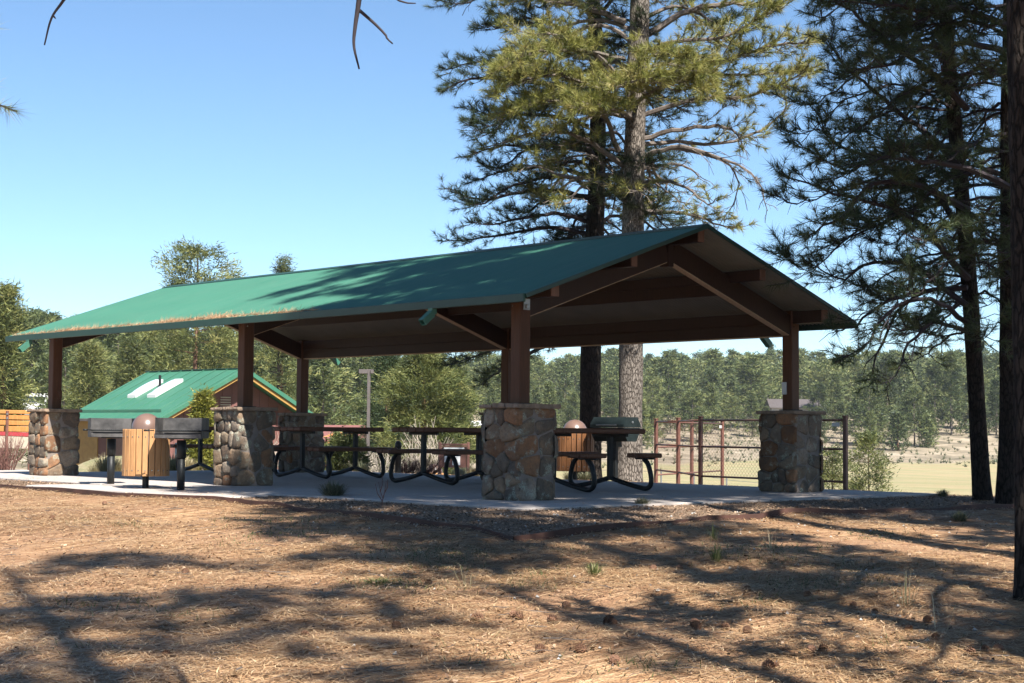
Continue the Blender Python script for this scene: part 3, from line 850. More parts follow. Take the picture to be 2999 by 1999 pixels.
# ---- the tall sunlit pine behind the pavilion
def main_pine():
    D = 30.5; base = at(1443, 1100, D); base.z = lz(base.x, base.y)-.05
    top = at(1478, -330, D)
    root = empty('pine_tree', base); tag(root, 'tall sunlit ponderosa pine with pale grey trunk rising behind the pavilion roof', 'pine tree')
    mb, path = trunk_mesh(base, top, .235, .15, 3, 26, 110, .05)
    to_local(mb.build('trunk', M['bark_pale'], root, True), root)
    st2, _p = trunk_mesh(at(980+1270*.3833, 420*.3833, D), at(980+1345*.3833, -800*.3833, D-.3), .15, .10, 9, 20, 60, .03)
    to_local(st2.build('trunk', M['bark_pale'], root, True), root)
    def q(x, y, dep): return at(980+x*.3833, y*.3833, D+dep)      # from the enlarged crop of the crown
    rng = random.Random(5); tuf = []
    key = [
     ([(1185, 1200, 0), (1000, 1075, -.4), (850, 1060, -.7), (700, 1005, -.9), (560, 985, -1)], .05, .6, .75),
     ([(1175, 990, 0), (950, 835, -.5), (800, 790, -.8), (640, 800, -1.1), (330, 890, -1.3)], .055, .8, .35),
     ([(1150, 900, 0), (1060, 690, -.5), (900, 630, -.9), (700, 600, -1.4), (440, 690, -1.7)], .055, 1.5, .02),
     ([(1170, 600, 0), (1000, 520, -.8), (800, 450, -1.3), (600, 470, -1.7), (400, 560, -2)], .05, 1.6, 0),
     ([(1170, 480, 0), (1000, 310, -.6), (880, 240, -.8), (760, 210, -.9), (480, 190, -1)], .06, 1.2, .05),
     ([(1180, 350, 0), (960, 300, -.8), (760, 300, -1.5), (600, 330, -1.9), (430, 420, -2.2)], .05, 1.6, 0),
     ([(1190, 130, 0), (1000, 60, .2), (850, 20, .3), (650, -10, .4), (480, 20, .5)], .06, 1.0, .1),
     ([(1290, 830, 0), (1500, 780, -.2), (1740, 755, -.4), (1860, 800, -.5), (1895, 900, -.5)], .05, .7, .6),
     ([(1320, 930, 0), (1500, 880, -.4), (1740, 940, -.6), (1960, 1050, -.8), (2040, 1270, -.8)], .048, .7, .97),
     ([(1320, 945, 0), (1450, 890, .3), (1640, 920, .5), (1830, 1000, .6), (1860, 1180, .6), (1760, 1330, .6)], .04, .7, .97),
     ([(1290, 860, 0), (1480, 850, .5), (1720, 860, .8), (1960, 800, 1.0), (2160, 650, 1.0), (2120, 560, .9)], .05, .8, .35),
     ([(1290, 690, 0), (1600, 600, -.4), (1900, 575, -.7), (2100, 510, -.9), (2330, 400, -1)], .05, 1.0, .05),
     ([(1300, 480, 0), (1640, 410, -.5), (1900, 320, -.8), (2130, 265, -1), (2340, 250, -1.1)], .06, 1.15, .0),
     ([(1300, 500, 0), (1560, 430, .6), (1850, 450, .9), (2100, 430, 1.1), (2280, 440, 1.2)], .05, 1.1, .05),
     ([(1310, 210, 0), (1560, 70, 0), (1780, 20, -.1), (1980, 20, -.1), (2120, -20, -.1)], .07, .9, .1),
     ([(1290, 320, 0), (1500, 240, -.6), (1760, 230, -.9), (1950, 130, -1.1), (2100, 60, -1.2)], .045, 1.3, .0),
     ([(1290, 1010, 0), (1450, 980, -.1), (1560, 1000, -.2), (1625, 1065, -.2), (1640, 1080, -.2)], .035, .5, 1.),
     ([(1320, 1020, 0), (1420, 1080, .2), (1440, 1120, .2), (1400, 1190, .2), (1360, 1240, .2)], .03, 1.0, .4),
     ([(1250, 620, -.1), (1330, 560, -1.0), (1450, 500, -1.7), (1600, 480, -2.1), (1680, 540, -2.3)], .045, 2.0, 0),
     ([(1240, 560, -.1), (1200, 520, -1.0), (1150, 500, -1.8), (1250, 480, -2.3), (1400, 450, -2.6)], .045, 1.7, 0),
     ([(1230, 420, -.1), (1300, 350, -1.0), (1400, 320, -1.7), (1540, 340, -2.2), (1620, 400, -2.4)], .04, 1.8, 0),
     ([(1230, 700, -.1), (1150, 660, -1.0), (1050, 640, -1.6), (1000, 620, -2.1), (900, 640, -2.4)], .045, 1.8, 0),
     ([(1320, 1060, 0), (1480, 1180, .2), (1560, 1240, .3), (1600, 1330, .3)], .02, .8, 1.),
     ([(1200, 1100, 0), (1060, 980, .6), (960, 930, .9), (820, 960, 1.2), (700, 980, 1.4)], .04, .9, .5),
    ]
    for pts, r0, sub, bare in key:
        mb = MB(); n0 = len(tuf)
        limb(mb, tuf, [q(*p) for p in pts], r0, rng, sub*1.6, bare, .0075, .8, .2, .3)
        to_local(mb.build('branch', M['twig'], root), root)
    for i in range(34):
        z = rng.uniform(5.2, 12.5) if i > 6 else rng.uniform(4.6, 6.5)
        u = (z-base.z)/(top.z-base.z); p0 = base.lerp(top, u)
        az = rng.uniform(0, 6.28); ln = rng.uniform(1.7, 3.3)*(1 if z > 5.5 else .75)
        mb = MB(); limb(mb, tuf, rand_limb(rng, p0, az, ln, rng.uniform(-.05, .4), rng.uniform(.3, 1)), .045, rng, .95, .25 if z > 6 else .6, .0075, .7, .25, .3)
        to_local(mb.build('branch', M['twig'], root), root)
    def tintf(P, r): return np.clip(r.normal(.62, .22, len(P)), 0, 1)
    finish_tree(root, tuf, 32, .18, .0095, M['needle_sun'], 1, (.15, 1.3), tintf)
    print('main tufts', len(tuf))
main_pine()

def random_pine(name, base, top, r0, r1, seed, zlo, zhi, nl, lens, mat, barkm, lab, grp=None, k=26, ln=.17, w=.008, sub=1.0, azc=None, azs=3.14, bare=.12, rise=(-.1, .35), droop=(.3, 1), l2=.75, shape=None, bend=None, extra=None, tmean=.45, sides=20, rings=60, shoot=1.0, wob=.08):
    root = empty(name, base); tag(root, lab, 'pine tree', grp)
    base = Vector(base); top = Vector(top)
    mb, path = trunk_mesh(base, top, r0, r1, seed, sides, rings, wob, bend)
    to_local(mb.build('trunk', barkm, root, True), root)
    rng = random.Random(seed*13+1); tuf = []
    for i in range(nl):
        z = zlo+(zhi-zlo)*((i+rng.random())/nl); u = (z-base.z)/(top.z-base.z)
        p0 = path[min(len(path)-1, max(0, int(u*(len(path)-1))))]
        az = rng.uniform(0, 6.28) if azc is None else azc+rng.uniform(-azs, azs)
        l = rng.uniform(*lens)*(shape((z-zlo)/(zhi-zlo)) if shape else 1)
        mb = MB(); limb(mb, tuf, rand_limb(rng, p0, az, l, rng.uniform(*rise), rng.uniform(*droop)), r0*.2, rng, sub, bare, .0075, l2, .22, .3, shoot)
        to_local(mb.build('branch', M['twig_dark'] if mat == M['needle_dark'] else M['twig'], root), root)
    if extra:
        for pts, r, s, b in extra:
            mb = MB(); limb(mb, tuf, pts, r, rng, s, b, .0075, l2, .2, .3, shoot)
            to_local(mb.build('branch', M['twig_dark'], root), root)
    def tintf(P, r): return np.clip(r.normal(tmean, .22, len(P)), 0, 1)
    finish_tree(root, tuf, k, ln, w, mat, seed, (.15, 1.3), tintf)
    print(name, 'tufts', len(tuf)); return root
# azimuths (world) that point left / right in the photograph
AZL = math.atan2(-_r.y, -_r.x); AZR = math.atan2(_r.y, _r.x)
# ---- darker pine just left of it
D2 = 32.5
b2 = at(1352, 1098, D2); b2.z = lz(b2.x, b2.y)-.05; t2 = at(1352, -150, D2)
def q2(x, y, dep): return at(980+x*.3833, y*.3833, D2+dep)
ex2 = [([q2(980, 560, 0), q2(700, 500, 0), q2(450, 470, -.2), q2(250, 470, -.3), q2(100, 540, -.3)], .06, 1.5, .02),
       ([q2(970, 480, 0), q2(700, 420, .4), q2(450, 380, .4), q2(280, 370, .3), q2(110, 420, .3)], .05, 1.6, 0),
       ([q2(970, 250, 0), q2(760, 200, 0), q2(600, 130, .2), q2(480, 100, .3), q2(380, 60, .3)], .06, 1.6, 0),
       ([q2(970, 760, 0), q2(760, 700, 0), q2(560, 690, -.2), q2(400, 700, -.3), q2(260, 640, -.3)], .05, 1.5, .05),
       ([q2(970, 900, 0), q2(760, 880, 0), q2(560, 870, -.2), q2(400, 880, -.3), q2(240, 940, -.3)], .05, 1.5, .1),
       ([q2(970, 1180, 0), q2(760, 1140, 0), q2(560, 1150, -.2), q2(350, 1200, -.3), q2(130, 1130, -.3)], .06, 1.4, .1),
       ([q2(970, 1050, 0), q2(760, 1000, .5), q2(560, 1010, .5), q2(400, 1040, .5), q2(250, 1100, .5)], .05, 1.4, .1),
       ([q2(970, 1400, 0), q2(760, 1360, 0), q2(560, 1390, -.2), q2(300, 1430, -.3), q2(120, 1440, -.3)], .05, 1.5, .1),
       ([q2(970, 1330, 0), q2(800, 1280, -.6), q2(600, 1300, -.9), q2(420, 1340, -1), q2(250, 1330, -1)], .05, 1.3, .1),
       ([q2(990, 1400, 0), q2(1040, 1340, .3), q2(1100, 1330, .3), q2(1200, 1400, .3), q2(1300, 1450, .3)], .04, .8, .6),
       ([q2(985, 2040, 0), q2(760, 2010, .3), q2(520, 2060, .3), q2(300, 2130, .3), q2(120, 2190, .2)], .05, 1.6, .05),
       ([q2(985, 1980, 0), q2(700, 2080, -.5), q2(500, 2170, -.6), q2(410, 2240, -.6), q2(330, 2300, -.6)], .05, 1.6, .05)]
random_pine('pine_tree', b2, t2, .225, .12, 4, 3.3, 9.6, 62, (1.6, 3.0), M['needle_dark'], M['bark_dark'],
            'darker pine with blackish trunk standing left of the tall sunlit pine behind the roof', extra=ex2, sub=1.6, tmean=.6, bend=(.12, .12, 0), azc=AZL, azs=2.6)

# ---- two pines right of the patio
shp = lambda u: .75+.5*math.sin(u*2.6)
bA = hit(2258, 1148); bB = hit(2313, 1154)
tA = at(2150, -300, 20.5); tB = at(2330, -300, 19.8)
bA.z -= .05; bB.z -= .05
def qa(x, y, d): return at(x, y, d)
exA = [([qa(2225, 640, 20.5), qa(2120, 520, 20.2), qa(2020, 470, 20), qa(1900, 440, 20), qa(1780, 395, 20)], .045, 1.0, 0),
       ([qa(2218, 700, 20.5), qa(2110, 620, 20.7), qa(2010, 600, 20.7), qa(1930, 640, 20.7), qa(1850, 600, 20.7)], .04, 1.3, 0),
       ([qa(2222, 740, 20.5), qa(2150, 690, 19.8), qa(2060, 700, 19.6), qa(1990, 790, 19.6), qa(1920, 830, 19.6)], .035, 1.2, .15),
       ([qa(2222, 700, 20.5), qa(2150, 660, 20.8), qa(2060, 720, 21), qa(2010, 830, 21), qa(2005, 880, 21)], .035, 1.0, .3),
       ([qa(2222, 660, 20.5), qa(2110, 670, 20.8), qa(2020, 700, 21), qa(1960, 750, 21), qa(1900, 745, 21)], .035, 1.2, .1),
       ([qa(2222, 760, 20.5), qa(2150, 740, 20.2), qa(2090, 790, 20), qa(2060, 850, 20), qa(2035, 900, 20)], .03, 1.0, .3),
       ([qa(2222, 540, 20.5), qa(2120, 420, 20.9), qa(2010, 370, 21), qa(1920, 330, 21), qa(1870, 250, 21)], .045, 1.4, 0),
       ([qa(2222, 400, 20.5), qa(2120, 300, 20.9), qa(2030, 230, 21), qa(1950, 160, 21), qa(1900, 90, 21)], .045, 1.4, 0),
       ([qa(2222, 250, 20.5), qa(2120, 150, 20.2), qa(2030, 90, 20), qa(1950, 20, 20), qa(1880, 0, 20)], .045, 1.4, 0),
       ([qa(2222, 480, 20.5), qa(2120, 430, 19.6), qa(2010, 420, 19.3), qa(1930, 500, 19.2), qa(1850, 540, 19.2)], .045, 1.3, 0),
       ([qa(2220, 350, 20.5), qa(2120, 330, 19.6), qa(2040, 350, 19.3), qa(1950, 390, 19.2), qa(1880, 360, 19.2)], .045, 1.3, 0)]
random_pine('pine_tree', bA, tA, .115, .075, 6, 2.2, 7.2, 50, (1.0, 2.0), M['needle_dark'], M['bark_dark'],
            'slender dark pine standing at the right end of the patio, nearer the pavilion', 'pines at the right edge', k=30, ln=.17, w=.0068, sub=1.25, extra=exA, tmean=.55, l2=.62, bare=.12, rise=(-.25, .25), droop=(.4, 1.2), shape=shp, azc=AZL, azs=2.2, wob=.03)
exB = [([qa(2318, 430, 19.8), qa(2210, 385, 19.3), qa(2120, 370, 19), qa(2050, 360, 18.8), qa(1980, 380, 18.8)], .045, 1.1, .05),
       ([qa(2318, 120, 19.8), qa(2210, 100, 19.3), qa(2120, 110, 19), qa(2040, 150, 18.8), qa(1960, 160, 18.8)], .045, 1.2, .05),
       ([qa(2318, 60, 19.8), qa(2210, 20, 19.3), qa(2120, 25, 19), qa(2040, 10, 18.8), qa(1900, 0, 18.8)], .045, 1.2, .05)]
random_pine('pine_tree', bB, tB, .125, .095, 7, 3.0, 7.2, 44, (1.0, 2.3), M['needle_dark'], M['bark_dark'],
            'dark pine trunk close behind the near trunk at the right edge', 'pines at the right edge', k=30, ln=.17, w=.0068, sub=1.2, extra=exB, tmean=.55, l2=.65, bare=.15, rise=(-.2, .25), droop=(.4, 1.2), azc=AZL, azs=1.9, wob=.03)

# ---- near pine at the right edge of the frame (its crown shades the roof)
bC = at(2376, 1436, 11.2); bC.z = lz(bC.x, bC.y)-.05
tC = Vector((bC.x-.12*_r.x, bC.y-.12*_r.y, 16.5))
cheap = dict(k=15, ln=.32, w=.05, l2=.85, shoot=.8)
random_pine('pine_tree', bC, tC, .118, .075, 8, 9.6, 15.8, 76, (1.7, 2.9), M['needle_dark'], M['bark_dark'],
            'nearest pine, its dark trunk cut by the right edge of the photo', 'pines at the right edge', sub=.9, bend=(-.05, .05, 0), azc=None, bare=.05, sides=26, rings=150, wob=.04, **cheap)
# ---- pines outside the frame whose shade falls on the scene
def shade(x, y, H, zlo, r, nl, lens, seed, sub=.9, bare=.05, extra=None, barkm='bark_dark'):
    b = Vector((x, y, lz(x, y)-.05))
    return random_pine('pine_tree', b, (x+.2, y+.1, H), r, .06, seed, zlo, H-.3, nl, lens, M['needle_dark'], M[barkm],
        'pine standing beside or behind the photographer, seen only by its shade', 'pines outside the frame', sub=sub, azc=None, bare=bare, extra=extra, sides=12, rings=30, **cheap)
shade(10.6, 2.9, 16, 5.0, .17, 50, (1.6, 3.0), 21)
shade(15.8, 1.6, 15, 5.5, .17, 40, (1.6, 3.0), 22)
shade(10.7, -1.75, 22.5, 13.0, .2, 80, (1.9, 3.4), 26)
def caster(path, t): return [hit(*q)+SUN*t for q in path]
tr23 = Vector((17.05, -5.0, 5.6))
ex23 = [([tr23]+caster([(2352, 1345), (2152, 1360), (2176, 1463), (2140, 1520), (2073, 1562), (1990, 1600)], 6.2), .055, .35, .5),
        ([tr23-Vector((0, 0, .6))]+caster([(2300, 1330), (1995, 1308), (1961, 1356), (1850, 1396), (1765, 1418), (1570, 1420), (1417, 1420)], 6.2), .05, .6, .35),
        (caster([(1848, 1397), (1835, 1440), (1832, 1474), (1793, 1502)], 6.2), .022, .8, .3),
        (caster([(1970, 1320), (1900, 1330), (1765, 1341), (1681, 1322)], 6.2), .018, 1.2, .2)]
shade(17.0, -5.0, 12.5, 6.0, .16, 26, (1.4, 2.6), 23, .8, extra=ex23)
shade(17.4, -9.6, 15, 9.5, .20, 5, (1.4, 2.8), 24, .6, .5)
shade(12.2, -5.9, 16, 8.2, .16, 50, (1.3, 2.6), 27, .85)
shade(13.4, .2, 13, 5.0, .15, 44, (1.3, 2.6), 28, .8)
hang = []
for path in ([(260, -420, 6), (240, -260, 6), (190, -70, 6.1), (146, 0, 6.2), (118, 42, 6.2), (102, 103, 6.2)],
             [(900, -420, 5.5), (880, -260, 5.5), (835, -90, 5.6), (824, 5, 5.6), (816, 60, 5.6), (813, 105, 5.6), (825, 158, 5.6)]):
    hang.append([at(*p) for p in path])
gx, gy = 16.6, -12.4
G = shade(gx, gy, 17, 12.5, .2, 15, (1.4, 2.6), 25, .7)
# dead twigs of that tree hanging into the top of the picture
gl = Vector(G.location)
def dead(path, r0, r1, forks):
    mb = MB(); P = catmull([Vector((gx, gy, 5.2))]+path, 30); mb.tube(P, [r0*2.4+(r1-r0*2.4)*(i/30)**.6 for i in range(31)], 7)
    for f in forks: Q = catmull([at(*p) for p in f[0]], 8); mb.tube(Q, [f[1]*(1-.6*i/8) for i in range(9)], 6)
    o = mb.build('branch', M['twig_dark'], G, True); o.location = -gl
dead(hang[0], .007, .0028, [([(121, 34, 6.2), (126, 40, 6.2), (128, 42, 6.2)], .004)])
dead(hang[1], .010, .003, [([(824, 22, 5.6), (845, 40, 5.6), (865, 58, 5.6), (886, 80, 5.6), (889, 88, 5.6), (902, 100, 5.6)], .0062), ([(835, -90, 5.6), (900, -12, 5.6), (930, 5, 5.6), (955, 7, 5.6)], .005)])
# pine spray poking in from the left edge
sp = [at(-260, 120, 9), at(-190, 150, 9), at(-95, 160, 9), at(-62, 160, 9)]
shl = Vector((at(-480, 900, 9).x, at(-480, 900, 9).y, 0)); shl.z = lz(shl.x, shl.y)-.05
GL = random_pine('pine_tree', shl, shl+Vector((0, 0, 9)), .12, .06, 31, 4.2, 8.5, 14, (.9, 1.5), M['needle_sun'], M['bark_dark'],
            'pine just outside the left edge, one needle tuft reaching into the sky', sub=.7, extra=[([shl+Vector((0, 0, 3.2))]+sp, .03, .6, .2)], sides=10, rings=20, k=40, ln=.14, w=.003)

# ------------------------------------------------------------------ middle distance and forest trees
def conifer(seed, h, rad, nb, per, ln, w, crown0=.22, shape='cone', trunk_r=.16, matf='needle_far', barkm='bark_red', flat=.5, cl=.55):
    """returns meshes (trunk, crown) of one tree standing at the origin"""
    rng = np.random.default_rng(seed)
    t = rng.random(nb)**.85                                          # 0 crown foot .. 1 top
    z = h*(crown0+(1-crown0)*t)
    if shape == 'cone': prof = (1-t)**.75*.95+.06
    elif shape == 'round': prof = np.sqrt(np.clip(1-(t*1.25-.35)**2*1.15, .04, 1))
    else: prof = np.sqrt(np.clip(1-(t-.35)**2*2.2, .05, 1))*(1-.3*t)
    lob = 1+.28*np.sin(rng.uniform(0, 6)+t*17)
    a = rng.uniform(0, 2*np.pi, nb); rr = rad*prof*lob*(.35+.65*np.sqrt(rng.random(nb)))
    rr *= 1+.25*np.sin(a*3+z*1.3+seed)
    P = np.stack([rr*np.cos(a), rr*np.sin(a), z-.12*rr], -1)
    D = np.stack([np.cos(a), np.sin(a), rng.uniform(.0, .8, nb)], -1); D /= np.linalg.norm(D, axis=1)[:, None]
    k = per; n = nb*k
    Pc = np.repeat(P, k, 0)+rng.normal(0, 1, (n, 3))*np.array([ln, ln, ln*flat])*cl
    Dn = np.repeat(D, k, 0)+rng.normal(0, .55, (n, 3)); Dn /= np.linalg.norm(Dn, axis=1)[:, None]
    s = np.cross(Dn, rng.normal(size=(n, 3))); s /= np.linalg.norm(s, axis=1)[:, None]; s *= w/2
    tip = Pc+Dn*ln*rng.uniform(.6, 1.1, (n, 1))
    V = np.stack([Pc-s, Pc+s, tip], 1).reshape(-1, 3)
    ti = np.clip(np.repeat(rng.normal(.47, .27, nb), k)+rng.normal(0, .12, n), 0, 1)
    cr = tri_mesh('crown', V, M[matf], ti, parent=False)
    mb = MB(); pts = [(0.02*h*math.sin(i+seed)*.3, .02*h*math.cos(i*1.3+seed)*.3, h*i/6*.97-.3) for i in range(7)]
    mb.tube(pts, [trunk_r*(1-.8*i/6) for i in range(7)], 7)
    r2 = random.Random(seed)
    for i in range(10):
        zz = h*r2.uniform(crown0*.7, .9); az = r2.uniform(0, 6.28); l = rad*.8*(1-zz/h*.6)
        mb.tube([(0, 0, zz), (math.cos(az)*l, math.sin(az)*l, zz+.1*l)], [trunk_r*.25, trunk_r*.07], 3)
    me = bpy.data.meshes.new('trunk'); me.from_pydata(mb.v, [], mb.f); me.materials.append(M[barkm]); me.update()
    return me, cr.data
def plant_tree(protos, i, x, y, s, rz, name, lab, cat, grp=None, z=None, sx=1.0):
    tm, cm = protos[i % len(protos)]
    t = bpy.data.objects.new(name, None); t.location = (x, y, (lz(x, y) if z is None else z)); t.rotation_euler = (0, 0, rz); t.scale = (s*sx, s*sx, s)
    t.empty_display_size = .5
    link(t); tag(t, lab, cat, grp)
    a = bpy.data.objects.new('trunk', tm); link(a, t); b = bpy.data.objects.new('crown', cm); link(b, t)
    return t
FAR = [conifer(40+i, 10.5+.5*(i % 3), 2.1+.35*(i % 4), 330, 14, .55, .17, [.06, .1, .2, .08, .14, .05, .22][i], ['cone', 'mid', 'cone', 'round', 'mid', 'cone', 'mid'][i], .17, 'needle_far', 'bark_pale') for i in range(7)]
rng = random.Random(77)
cand = []
tries = 0
while len(cand) < 980 and tries < 60000:
    tries += 1
    px = rng.uniform(-250, 2650)
    r0 = np.interp(px, XS, R0); r1 = np.interp(px, XS, R1)
    u = rng.random(); r = r0+(r1-r0)*(.16+.92*u)+(10 if px > 1400 else 0)
    if px > 1400: r += 14*math.sin(px*.012)+8*math.sin(px*.05)
    # thin fringe at the foot of the slope
    if px > 1400 and u < .12 and rng.random() < .6: continue
    p = polar(px, r)
    dmin = 4.6 if px < 900 else 6.4
    if any((p.x-c[0])**2+(p.y-c[1])**2 < dmin*dmin for c in cand): continue
    # keep the cabin on the hillside in view
    if 1775 < px < 1875 and 225 < r < 292: continue
    if 30 < px < 130 and 90 < r < 128: continue
    if 1060 < px < 1120 and r < 230: continue
    cand.append((p.x, p.y, r, px))
cand.sort(key=lambda c: c[2]/ (1 if -60 < c[3] < 2420 else .3))
def place(px, r):
    u = (r-np.interp(px, XS, R0))/(np.interp(px, XS, R1)-np.interp(px, XS, R0))
    lv_ = 'low on' if u < .35 else ('halfway up' if u < .7 else 'high on')
    if px < 330: w = 'the hillside left of the restroom roof'
    elif px < 900: w = 'the hillside behind the restroom roof and second post'
    elif px < 1300: w = 'the slope seen through the middle of the pavilion'
    elif px < 1820: w = 'the ridge between the tall pale trunk and the right post'
    else: w = 'the ridge right of the pavilion beyond the meadow'
    return 'green pine standing %s %s' % (lv_, w), 'pine tree', 'pines %s %s' % (lv_, w)
first = cand[:292]; restt = cand[292:]
for i, c in enumerate(first):
    fg = c[3] < 900
    s = rng.uniform(.68, 1.15)*(.86 if fg else .98)
    if not fg and c[2] < 262: s *= rng.uniform(.45, .8)
    smax = (np.interp(c[3], XS, TOPE)*c[2]+.79-lz(c[0], c[1]))/11.0; s = min(s, smax*(rng.uniform(.7, 1.03) if rng.random() > .08 else 1.22))
    plant_tree(FAR, rng.randrange(7), c[0], c[1], s, rng.uniform(0, 6.28), 'pine_tree',
               *place(c[3], c[2]), sx=rng.uniform(.85, 1.25))
# the remaining far trees as one wood
LOW = [conifer(60+i, 11, 2.3+.3*i, 170, 9, .7, .24, [.08, .12, .2][i], ['cone', 'mid', 'round'][i], .17, 'needle_far', 'bark_pale') for i in range(3)]
cv = []; ct = []
lowc = []
for tm, cm in LOW:
    a = np.empty(len(cm.vertices)*3, np.float32); cm.vertices.foreach_get('co', a)
    t = np.empty(len(cm.vertices), np.float32); cm.attributes['tint'].data.foreach_get('value', t)
    lowc.append((a.reshape(-1, 3), t[::3]))
tmb = MB()
for c in restt:
    a, t = lowc[rng.randrange(3)]; s = min(rng.uniform(.75, 1.15), (np.interp(c[3], XS, TOPE)*c[2]+.79-lz(c[0], c[1]))/11.0*rng.uniform(.72, 1.04)); th = rng.uniform(0, 6.28); cs, sn = math.cos(th), math.sin(th)
    sxx = s*rng.uniform(.85, 1.25)
    q = np.stack([(a[:, 0]*cs-a[:, 1]*sn)*sxx+c[0], (a[:, 0]*sn+a[:, 1]*cs)*sxx+c[1], a[:, 2]*s+lz(c[0], c[1])], -1)
    cv.append(q); ct.append(np.clip(t+rng.uniform(-.2, .2), 0, 1))
    z = lz(c[0], c[1]); tmb.tube([(c[0], c[1], z-.3), (c[0], c[1], z+8*s)], [.17, .06], 5, False)
o = tri_mesh('distant_wood', np.concatenate(cv), M['needle_far'], np.concatenate(ct)); tag(o, 'dense pine wood filling the upper slopes of the ridge up to the skyline', 'wood', kind='stuff')
o2 = tmb.build('wood_trunks', M['bark_pale'], o)

# individual nearer trees
def mid(px, topy, D, width, lab, seed, shape='mid', crown0=.2, nb=330, per=56, ln=.24, w=.038, matf='needle_mid', barkm='bark_red', ground=None, cat='pine tree', tr=.16, name='pine_tree'):
    b = polar(px, D); z = lz(b.x, b.y) if ground is None else ground
    top = at(px, topy, D).z; h = top-z; rad = width/2*D/3782.0
    pr = conifer(seed, h, rad, nb, per, ln, w, crown0, shape, tr, matf, barkm, .6, .85)
    return plant_tree([pr], 0, b.x, b.y, 1, 0, name, lab, cat, z=z)
mid(450, 566, 74, 230, 'large round-topped pine rising above the left end of the pavilion roof', 201, 'round', .25, 330, 60, .26, .045)
mid(648, 596, 92, 90, 'narrow pine whose tip just shows above the roof ridge', 202, 'cone', .2, 240)
mid(640, 768, 76, 150, 'open pine with dark bare limbs between the two left front posts', 203, 'mid', .35, 130, 45, barkm='bark_dark')
mid(8, 676, 58, 130, 'pale green pine whose top reaches in at the left edge', 204, 'cone', .1, 300)
mid(205, 800, 84, 110, 'pine directly left of the restroom roof, seen right of the leftmost post', 205, 'cone', .08, 330, 60, .28, .036)
mid(300, 790, 92, 120, 'bushy pine behind the middle of the green restroom roof', 206, 'cone', .08, 330, 60, .28, .036)
mid(400, 770, 88, 120, 'bushy pine behind the restroom ridge, left of the second front post', 207, 'cone', .08, 330, 60, .28, .036)
mid(505, 760, 90, 130, 'pine touching the second front post from behind on its left', 208, 'cone', .08, 330, 60, .28, .036)
mid(975, 808, 57, 225, 'broad yellow-green pine seen through the middle of the pavilion', 209, 'mid', .16, 620, 60, .2, .028)
mid(890, 815, 64, 110, 'darker pine leaning beside the lamp post', 210, 'mid', .2, 260, 50, .2, .034, 'needle_dark')
mid(1040, 850, 61, 110, 'rounded pine on the right flank of the broad yellow-green one', 213, 'round', .12, 300, 55, .2, .03)
mid(1995, 998, 58, 105, 'small bushy young pine standing right of the brown fence', 211, 'mid', .04, 260, 26, .16, .03, tr=.05)
mid(1912, 1030, 62, 90, 'small young pine behind the right stone pier and fence', 212, 'mid', .04, 220, 26, .16, .03, tr=.05)
mid(2062, 948, 225, 40, 'small cone-shaped pine alone on the sandy bank', 214, 'cone', .05, 120, 12, .5, .2, 'needle_far')
mid(2130, 960, 235, 34, 'second small pine on the sandy bank, farther right', 215, 'cone', .05, 120, 12, .5, .2, 'needle_far')

# ------------------------------------------------------------------ shrubs, saplings, grasses
def shrub(px, D, w, h, n, mat, lab, seed, name='bare_shrub', cat='shrub', r=.006, fork=3, zoff=0, up=.8):
    b = polar(px, D); z = lz(b.x, b.y)+zoff; root = empty(name, (b.x, b.y, z)); tag(root, lab, cat)
    rg = random.Random(seed); mb = MB()
    for i in range(n):
        a = rg.uniform(0, 6.28); d = Vector((math.cos(a)*rg.uniform(.1, 1)*w/2, math.sin(a)*rg.uniform(.1, 1)*w/2, h*rg.uniform(.6, 1)*up))
        p0 = Vector((rg.uniform(-.1, .1)*w, rg.uniform(-.1, .1)*w, -.03)); P = [p0, p0+d*.35+Vector((0, 0, .08*h)), p0+d*.7, p0+d+Vector((0, 0, .06*h))]
        mb.tube(P, [r*1.5, r*1.1, r*.8, r*.4], 3, False)
        for k in range(fork):
            s = P[1].lerp(P[3], rg.random()); mb.tube([s, s+(d.normalized()*.6+Vector((rg.uniform(-1, 1), rg.uniform(-1, 1), rg.uniform(-.1, .8)))*.6)*h*rg.uniform(.12, .3)], [r*.7, r*.3], 3, False)
    mb.build('stems', mat, root); return root
def blades(name, x, y, rad, h, n, mat, seed, w=.006, lean=.9, z=None):
    rg = np.random.default_rng(seed); z = lz(x, y) if z is None else z
    a = rg.uniform(0, 2*np.pi, n); r0 = rad*.22*np.sqrt(rg.random(n)); ll = h*rg.uniform(.5, 1.1, n); le = lean*rg.random(n)
    b = np.stack([r0*np.cos(a), r0*np.sin(a), np.zeros(n)-.02], -1); dr = np.stack([np.cos(a+rg.normal(0, .4, n)), np.sin(a+rg.normal(0, .4, n)), np.zeros(n)], -1)
    m = b+dr*(rad*le*.45)[:, None]+np.array([0, 0, 1])*(ll*.7)[:, None]; t = b+dr*(rad*le)[:, None]+np.array([0, 0, 1])*(ll*(1-.35*le))[:, None]
    s = np.stack([-dr[:, 1], dr[:, 0], 0*a], -1)*w/2
    V = np.concatenate([np.stack([b-s, b+s, m+s*.8], 1), np.stack([b-s, m+s*.8, m-s*.8], 1), np.stack([m-s*.8, m+s*.8, t], 1)]).reshape(-1, 3)
    ti = rg.random(n); o = tri_mesh(name, V, mat, np.concatenate([ti, ti, ti])); o.location = (x, y, z); return o
def clump(px, py, rad, h, n, lab, seed, mat='bunch', grp=None, D=None, w=.006, lean=1.1, name='bunch_grass'):
    if D is None: p = hit(px, py)
    else: p = polar(px, D); p.z = lz(p.x, p.y)
    o = blades(name, p.x, p.y, rad, h, n, M[mat], seed, w, lean); tag(o, lab, 'grass clump', grp); return o
